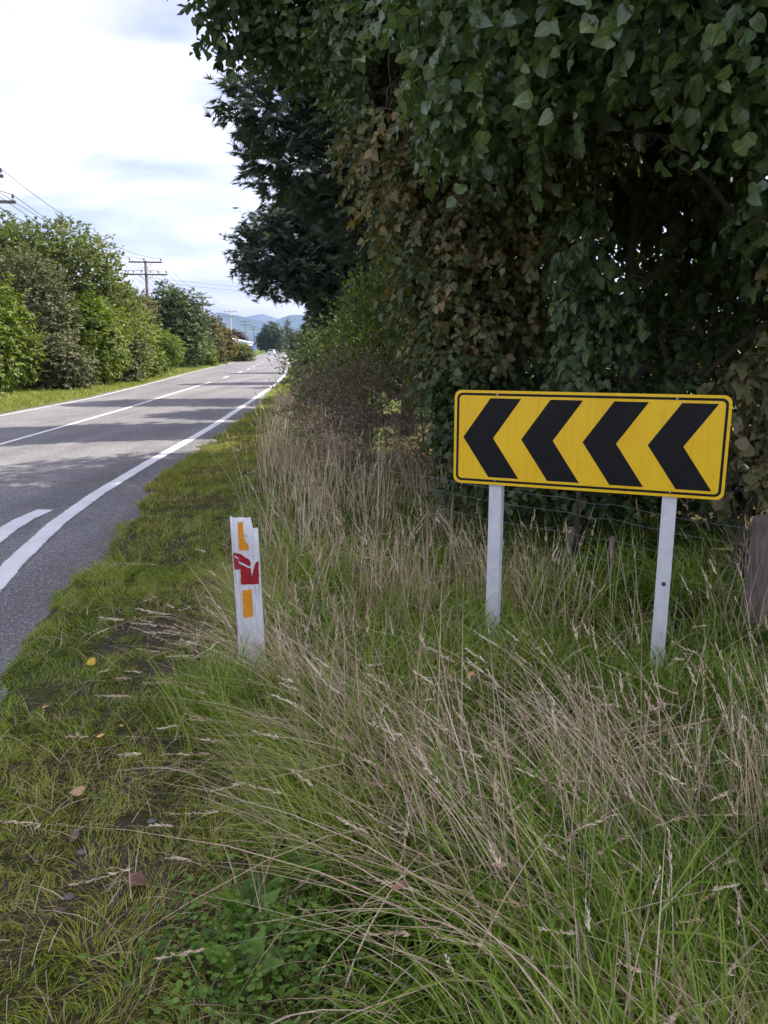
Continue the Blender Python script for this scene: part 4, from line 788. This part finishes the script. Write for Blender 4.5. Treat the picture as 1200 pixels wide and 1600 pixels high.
# straw: bare stalks and seed heads
HEADT = (np.array([(0, 0, 0), (.13, .42, .05), (0, 1, 0), (-.13, .42, .05)]), np.array([(0, 1, 2), (0, 2, 3)]))
heads = []
def straw(n, y0, y1, x0f, x1f, h0, h1, ldir, lamt, lj, wmul, tufts, head=.6, p=1.0, spread=.09, at_=None):
    tx, ty = scatter(G, tufts, y0, y1, x0f, x1f, p)
    if at_ is not None: q = np.array(at_)[np.arange(tufts) % len(at_)]; tx, ty = q[:, 0] + G.normal(size=tufts) * .1, q[:, 1] + G.normal(size=tufts) * .12
    i = G.integers(0, tufts, n); ht = h0 + (h1 - h0) * G.random(tufts)
    ta = R(ldir) + G.normal(size=tufts) * .35; tl = np.clip(lamt + G.normal(size=tufts) * .25, .03, 1.6)
    x, y = tx[i] + G.normal(size=n) * spread, ty[i] + G.normal(size=n) * spread; h = ht[i] * (.7 + .45 * G.random(n))
    lean = np.stack([np.cos(ta[i]), np.sin(ta[i])], -1) * tl[i, None] + G.normal(size=(n, 2)) * lj
    tint = np.clip(G.random(tufts)[i] * .6 + .4 * G.random(n), 0, 1); seg = 6
    v, f, t = blades(G, x, y, h, (.0030 + .0022 * G.random(n)) * wmul, lean, tint, seg, curve=.45, kink=.32)
    parts_s.append((v, f, t))
    c = v.reshape(n, seg + 1, 2, 3).mean(2); tip, bel = c[:, -1], c[:, -2]
    k = np.where(G.random(n) < head)[0]; m_ = 20; tt = np.linspace(0, 1, m_)
    ax = nrm(tip[k] - bel[k]); Lh = (.07 + .09 * G.random(len(k)))
    pos = tip[k][:, None] + ax[:, None] * ((tt - .55)[None, :, None] * Lh[:, None, None])
    d = ax[:, None] + G.normal(size=(len(k), m_, 3)) * .24; nn = G.normal(size=(len(k), m_, 3))
    s = (.012 + .008 * (1 - tt)[None] + .006 * G.random((len(k), m_))) * (wmul ** .5)
    heads.append(place(HEADT, pos.reshape(-1, 3), frames(d.reshape(-1, 3), nn.reshape(-1, 3)), s.reshape(-1), np.repeat(np.clip(tint[k] + .15, 0, 1), m_)))
XT = lambda d: (lambda y: xt(y) + d)
straw(400, 0, 1, XT(0), XT(1), .6, 1.0, 148, .85, .34, 1.35, 30, .3, spread=.13, at_=[(.62, 1.95), (.5, 2.2), (.4, 2.45), (.3, 2.6), (.75, 1.75), (.15, 2.9)])      # lodged swathe across the middle
straw(240, 0, 1, XT(0), XT(1), .5, .85, 150, .8, .25, 1.25, 18, .4, spread=.11, at_=[(-.2, 3.2), (-.3, 3.5), (-.05, 3.0), (-.4, 3.8)])
straw(280, 0, 1, XT(0), XT(1), .7, 1.05, 135, .5, .2, 1.25, 22, .35, spread=.1, at_=[(1.0, 2.6), (1.15, 2.75), (.9, 2.9), (1.3, 2.5), (1.05, 3.2)])
straw(200, 0, 1, XT(0), XT(1), .7, 1.0, 110, .22, .2, 1.2, 18, .35, spread=.11, at_=[(1.45, 2.6), (1.65, 2.9), (1.55, 2.3), (1.9, 3.2), (2.1, 3.7)])
straw(330, 1.0, 3.2, XT(.45), XT(3.0), .45, .8, 165, .6, .3, 1.1, 60, .35)
straw(280, 3.2, 5.0, XT(.05), XT(.8), .4, .7, 170, .6, .25, 1.3, 40, .2)
straw(700, 4.6, 7.6, XT(.15), XT(1.9), .55, .95, 100, .22, .2, 1.6, 55, .25)
straw(420, 4.6, 7.0, lambda y: .8 + 0 * y, lambda y: 4.0 + 0 * y, .5, .9, 100, .25, .22, 1.5, 40, .25)
straw(320, 1.2, 4.5, XT(.3), XT(3), .35, .75, 30, .5, .6, 1.3, 150, .35)
straw(1500, 7.2, 12, XT(.05), XT(3.2), .75, 1.25, 95, .2, .2, 2.2, 90, .2, spread=.14)
straw(900, 11, 26, XT(.0), XT(1.4), .7, 1.2, 95, .2, .2, 4, 60, .3, spread=.2)
# fallen flat dead blades at the foot of the long grass
nfl = 3000; x, y = scatter(G, nfl, .9, 9, XT(-.22), XT(2.6)); a = G.random(nfl) * 2 * np.pi
parts_s.append(blades(G, x, y, .16 + .22 * G.random(nfl), .0035 + .002 * G.random(nfl), np.stack([np.cos(a), np.sin(a)], -1) * 1.25, G.random(nfl) * .7, 5, z=gz(x, y) + .04 + .12 * G.random(nfl) * sstep(0, .5, x - xt(y)), curve=.5))
V, F, T = merge([(v, f, t) for v, f, t in parts_s]); Vh, Fh, Th = merge(heads)
me = mesh_np('dry_grass', np.concatenate([V, Vh]), [F, Fh + len(V)], tint=np.concatenate([T, Th]))
tag(link('dry_grass', me, STRAW), 'dry straw coloured grass stalks with seed heads leaning over the bank', 'grass', kind='stuff')

# dry clippings lying on the verge
ncl = 2600; x, y = scatter(G, ncl, 1.2, 9, lambda y: xr(y) + .1, XT(.1)); k = vnoise(xy0(x, y), 1.7, 91) + .25 * G.random(ncl) > .5; x, y = x[k], y[k]; ncl = len(x); a = G.random(ncl) * 6.28
V, F, T = blades(G, x, y, .05 + .09 * G.random(ncl), .0022 + .002 * G.random(ncl), np.stack([np.cos(a), np.sin(a)], -1) * 1.6, G.random(ncl) * .6, 3, z=gz(x, y) + .012 + .03 * G.random(ncl), curve=.3)
tag(link('dry_clippings', mesh_np('dry_clippings', V, F, tint=T), STRAW), 'scattered dry grass clippings lying on the short verge', 'litter', kind='stuff')
# short verge turf
parts_v = []
def turf(n, y0, y1, x0f, x1f, hm, wmul, p=1.0, thr=.36, seg=2, bare=True):
    x, y = scatter(G, int(n * 1.6), y0, y1, x0f, x1f, p); pn = xy0(x, y)
    dens = vnoise(pn, 3.1, 41) * .55 + vnoise(pn, 8.5, 42) * .45
    if bare: dens = dens - .10 * np.exp(-((x - (xr(y) * .42 + xt(y) * .58 + .05 * np.sin(y * 3))) / .17) ** 2)
    k = dens + G.random(len(x)) * .16 > thr; x, y, dens = x[k][:n], y[k][:n], dens[k][:n]; n = len(x); pn = xy0(x, y)
    h = hm * (.35 + .9 * G.random(n)) * (.55 + .9 * vnoise(pn, 2.2, 43)); a = vnoise(pn, 5, 44) * 14 + G.normal(size=n) * .6
    tint = np.clip(.55 * vnoise(pn, 1.7, 45) + .55 * G.random(n) - .08, 0, .82); tint = np.where(G.random(n) < .10, .86 + .14 * G.random(n), tint)
    parts_v.append(blades(G, x, y, h, (.0028 + .002 * G.random(n)) * wmul, np.stack([np.cos(a), np.sin(a)], -1) * (.35 + .8 * G.random(n))[:, None], tint, seg, tipdry=.08))
XR = lambda d: (lambda y: xr(y) + d)
turf(44000, 1.1, 6, XR(-.06), XT(.12), .066, 1.15, .9, .375); turf(20000, 5.6, 13, XR(-.05), XT(.12), .085, 1.8, thr=.37); turf(12000, 12.5, 42, XR(0), XT(.25), .12, 3.4, thr=.33)
V, F, T = merge(parts_v); tag(link('verge_grass', mesh_np('verge_grass', V, F, tint=T), LAWN), 'short patchy grass between the sealed road and the long grass', 'grass', kind='stuff')
parts_v = []
XL = lambda d: (lambda y: xl(y) + d)
turf(24000, 17, 45, XL(-4.4), XL(.0), .16, 5, thr=.2, bare=False, seg=1); turf(11000, 45, 130, XL(-5.5), XL(.1), .22, 11, thr=.2, bare=False, seg=1)
LAWN2 = grass_mat('far_verge_blade', [(0, (.10, .14, .018)), (.5, (.20, .25, .03)), (.85, (.30, .31, .06)), (1, (.42, .37, .16))])
V, F, T = merge(parts_v); tag(link('far_verge_grass', mesh_np('far_verge_grass', V, F, tint=T), LAWN2), 'sunlit green grass strip along the far side of the road', 'grass', kind='stuff')

# ------------------------------------------------------------------ broad-leaved weeds, fallen leaves, stones
WEED = leaf_mat('weed_leaf', [(0, (.07, .15, .024)), (.5, (.12, .23, .034)), (1, (.20, .32, .05))], .35, .5, .35)
def dock(x, y, n, size, seed, label):
    g = rng(seed); b = np.array(at(x, y)); rt = thing('broadleaf_weed', label, 'weed', tuple(b), 'broad leaved weeds low in the grass'); T = leaf_template('oval')
    for k in range(n):
        a = k * 2.4 + g.normal() * .3; el = .5 + .5 * g.random(); d = np.array([[math.cos(a) * math.cos(el), math.sin(a) * math.cos(el), math.sin(el)]]); up = np.array([[0, 0, 1.]]) + g.normal(size=(1, 3)) * .2
        v, f, t = place(T, d * .03 + np.array([[0, 0, .03]]), frames(d, up), np.array([size * (.6 + .6 * g.random())]), np.array([g.random()])); link('leaf', mesh_np('leaf', v, f, tint=t, smooth=True), WEED, rt)
dock(-.40, 2.0, 9, .15, 1, 'broad leaved green weed at the bottom edge of the long grass'); dock(-.38, 1.78, 8, .13, 2, 'low weed with rounded leaves nearest the picture bottom'); dock(-.28, 2.15, 7, .13, 3, 'green weed tucked under the arching pale grass')
g = rng(5); n = 1300; x = -.36 + g.normal(size=n) * .15; y = 1.85 + g.normal(size=n) * .17
TR = (np.array([(0, 0, 0), (.45, .5, .05), (.25, .95, 0), (-.25, .95, 0), (-.45, .5, .05)]), np.array([(0, 1, 2), (0, 2, 3), (0, 3, 4)]))
d = g.normal(size=(n, 3)); d[:, 2] *= .25; V, F, T = place(TR, np.stack([x, y, gz(x, y) + .03 + .10 * g.random(n)], -1), frames(d, np.array([0, 0, 1.]) + g.normal(size=(n, 3)) * .3), .013 + .013 * g.random(n), g.random(n))
tag(link('clover', mesh_np('clover', V, F, tint=T), WEED), 'bright green clover mat among the grass at the lower left', 'clover', kind='stuff')
x, y = scatter(g, 1600, 1.2, 8, XR(.05), XT(.1)); k = vnoise(xy0(x, y), 2.6, 61) > .56; x, y = x[k], y[k]; n = len(x); d = g.normal(size=(n, 3)); d[:, 2] *= .25
V, F, T = place(TR, np.stack([x, y, gz(x, y) + .012 + .02 * g.random(n)], -1), frames(d, np.array([0, 0, 1.]) + g.normal(size=(n, 3)) * .3), .013 + .012 * g.random(n), g.random(n) * .6)
tag(link('ground_cover', mesh_np('ground_cover', V, F, tint=T), WEED), 'tiny leafed ground cover creeping through the short verge grass', 'ground cover', kind='stuff')

def fallen(x, y, s, col, label, seed, dz=.035):
    g = rng(seed); s = s * .85; T = leaf_template('heart'); V = T[0] * s; V[:, 2] += (V[:, 0] ** 2) * 6 * g.random() ; a = g.random() * 6.28
    o = link('fallen_leaf', mesh_np('fallen_leaf', V, T[1], smooth=True), plain('fallen_leaf_skin', col, .65, .25, 60), None, (x, y, gz(x, y).item() + dz)); o.rotation_euler = (g.normal() * .25, g.normal() * .25, a); tag(o, label, 'leaf', 'fallen leaves on the verge')
fallen(-1.28, 3.17, .055, (.72, .42, .12), 'orange yellow fallen leaf alone on the bare soil', 1); fallen(-1.6, 3.99, .06, (.62, .42, .05), 'yellow fallen leaf nearer the road edge', 2); fallen(-1.19, 2.74, .065, (.45, .28, .14), 'tan fallen leaf on the worn strip', 3)
fallen(-1.21, 3.29, .04, (.55, .45, .08), 'small yellow leaf just beyond the orange yellow one', 4); fallen(-.83, 2.19, .075, (.16, .085, .055), 'large curled brown leaf by the edge of the long grass', 5, .05); fallen(-1.11, 2.49, .06, (.17, .11, .075), 'brown leaf beside the grey stone', 6)
fallen(-1.64, 3.42, .055, (.6, .30, .05), 'orange leaf at the edge of the seal', 7); fallen(-1.0, 2.05, .06, (.13, .08, .06), 'dark brown leaf near the lower left corner', 8); fallen(.47, 3.75, .06, (.55, .30, .07), 'orange leaf caught in grass below the sign', 9, .33); fallen(.05, 1.82, .04, (.30, .16, .08), 'tan leaf caught in the long grass at the bottom', 10, .3)
def stone(x, y, s, label, seed):
    g = rng(seed); th = np.linspace(0, np.pi, 6); ph = np.arange(8) / 8 * 2 * np.pi; V = []
    for t in th:
        for p in ph: r_ = 1 + .25 * (g.random() - .5); V.append((s * r_ * math.sin(t) * math.cos(p), s * .75 * r_ * math.sin(t) * math.sin(p), s * .45 * r_ * math.cos(t)))
    F = [(i * 8 + j, i * 8 + (j + 1) % 8, (i + 1) * 8 + (j + 1) % 8, (i + 1) * 8 + j) for i in range(5) for j in range(8)]
    b = MB(); b.add(V, F); o = b.obj('stone', plain('stone_grey', (.17, .16, .145), .85, .3, 40), None, True, loc=(x, y, gz(x, y).item() + s * .25)); tag(o, label, 'stone', 'stones on the verge')
stone(-1.07, 2.41, .02, 'smooth grey stone on the worn strip of verge', 1); stone(-1.02, 2.17, .022, 'flat pale stone near the curled brown leaf', 2); stone(-.88, 2.6, .02, 'small stone at the foot of the arching grass', 3); stone(-1.45, 4.6, .025, 'small stone on the bare gravelly patch', 4)
g = rng(66); n = 2600; x, y = scatter(g, n, 1.2, 9, XR(-.12), XT(.0)); k = vnoise(xy0(x, y), 2.3, 71) > .55; x, y = np.append(x[k], -1.5 + g.normal(size=500) * .12), np.append(y[k], 5.0 + g.normal(size=500) * .45); n = len(x)
GT = (np.array([(1, 0, 0), (-.5, .8, 0), (-.5, -.8, 0), (0, 0, .8), (0, 0, -.5)]), np.array([(0, 1, 3), (1, 2, 3), (2, 0, 3), (1, 0, 4), (2, 1, 4), (0, 2, 4)]))
V, F, T = place(GT, np.stack([x, y, np.maximum(gz(x, y), 0) + .004], -1), frames(g.normal(size=(n, 3)), g.normal(size=(n, 3))), .004 + .007 * g.random(n) ** 2, g.random(n))
tag(link('gravel', mesh_np('gravel', V, F, tint=T), leaf_mat('gravel_chip', [(0, (.06, .058, .055)), (1, (.26, .25, .24))], 0, .85)), 'loose grey gravel chips along the edge of the seal', 'gravel', kind='stuff')

# ------------------------------------------------------------------ haze
hz = MB(); hz.box((0, 300, 225), (19500, 19600, 470)); ho = hz.obj('haze', None); tag(ho, 'thin blue haze in the far distance', 'haze', kind='stuff')
hm = bpy.data.materials.new('haze_air'); hm.use_nodes = True; hn = hm.node_tree.nodes; hn.remove(hn['Principled BSDF'])
pv = hn.new('ShaderNodeVolumePrincipled'); pv.inputs['Color'].default_value = (.42, .6, 1.0, 1); pv.inputs['Density'].default_value = HAZE_DENSITY; pv.inputs['Anisotropy'].default_value = .3
hm.node_tree.links.new(pv.outputs[0], hn['Material Output'].inputs['Volume']); ho.data.materials.append(hm)
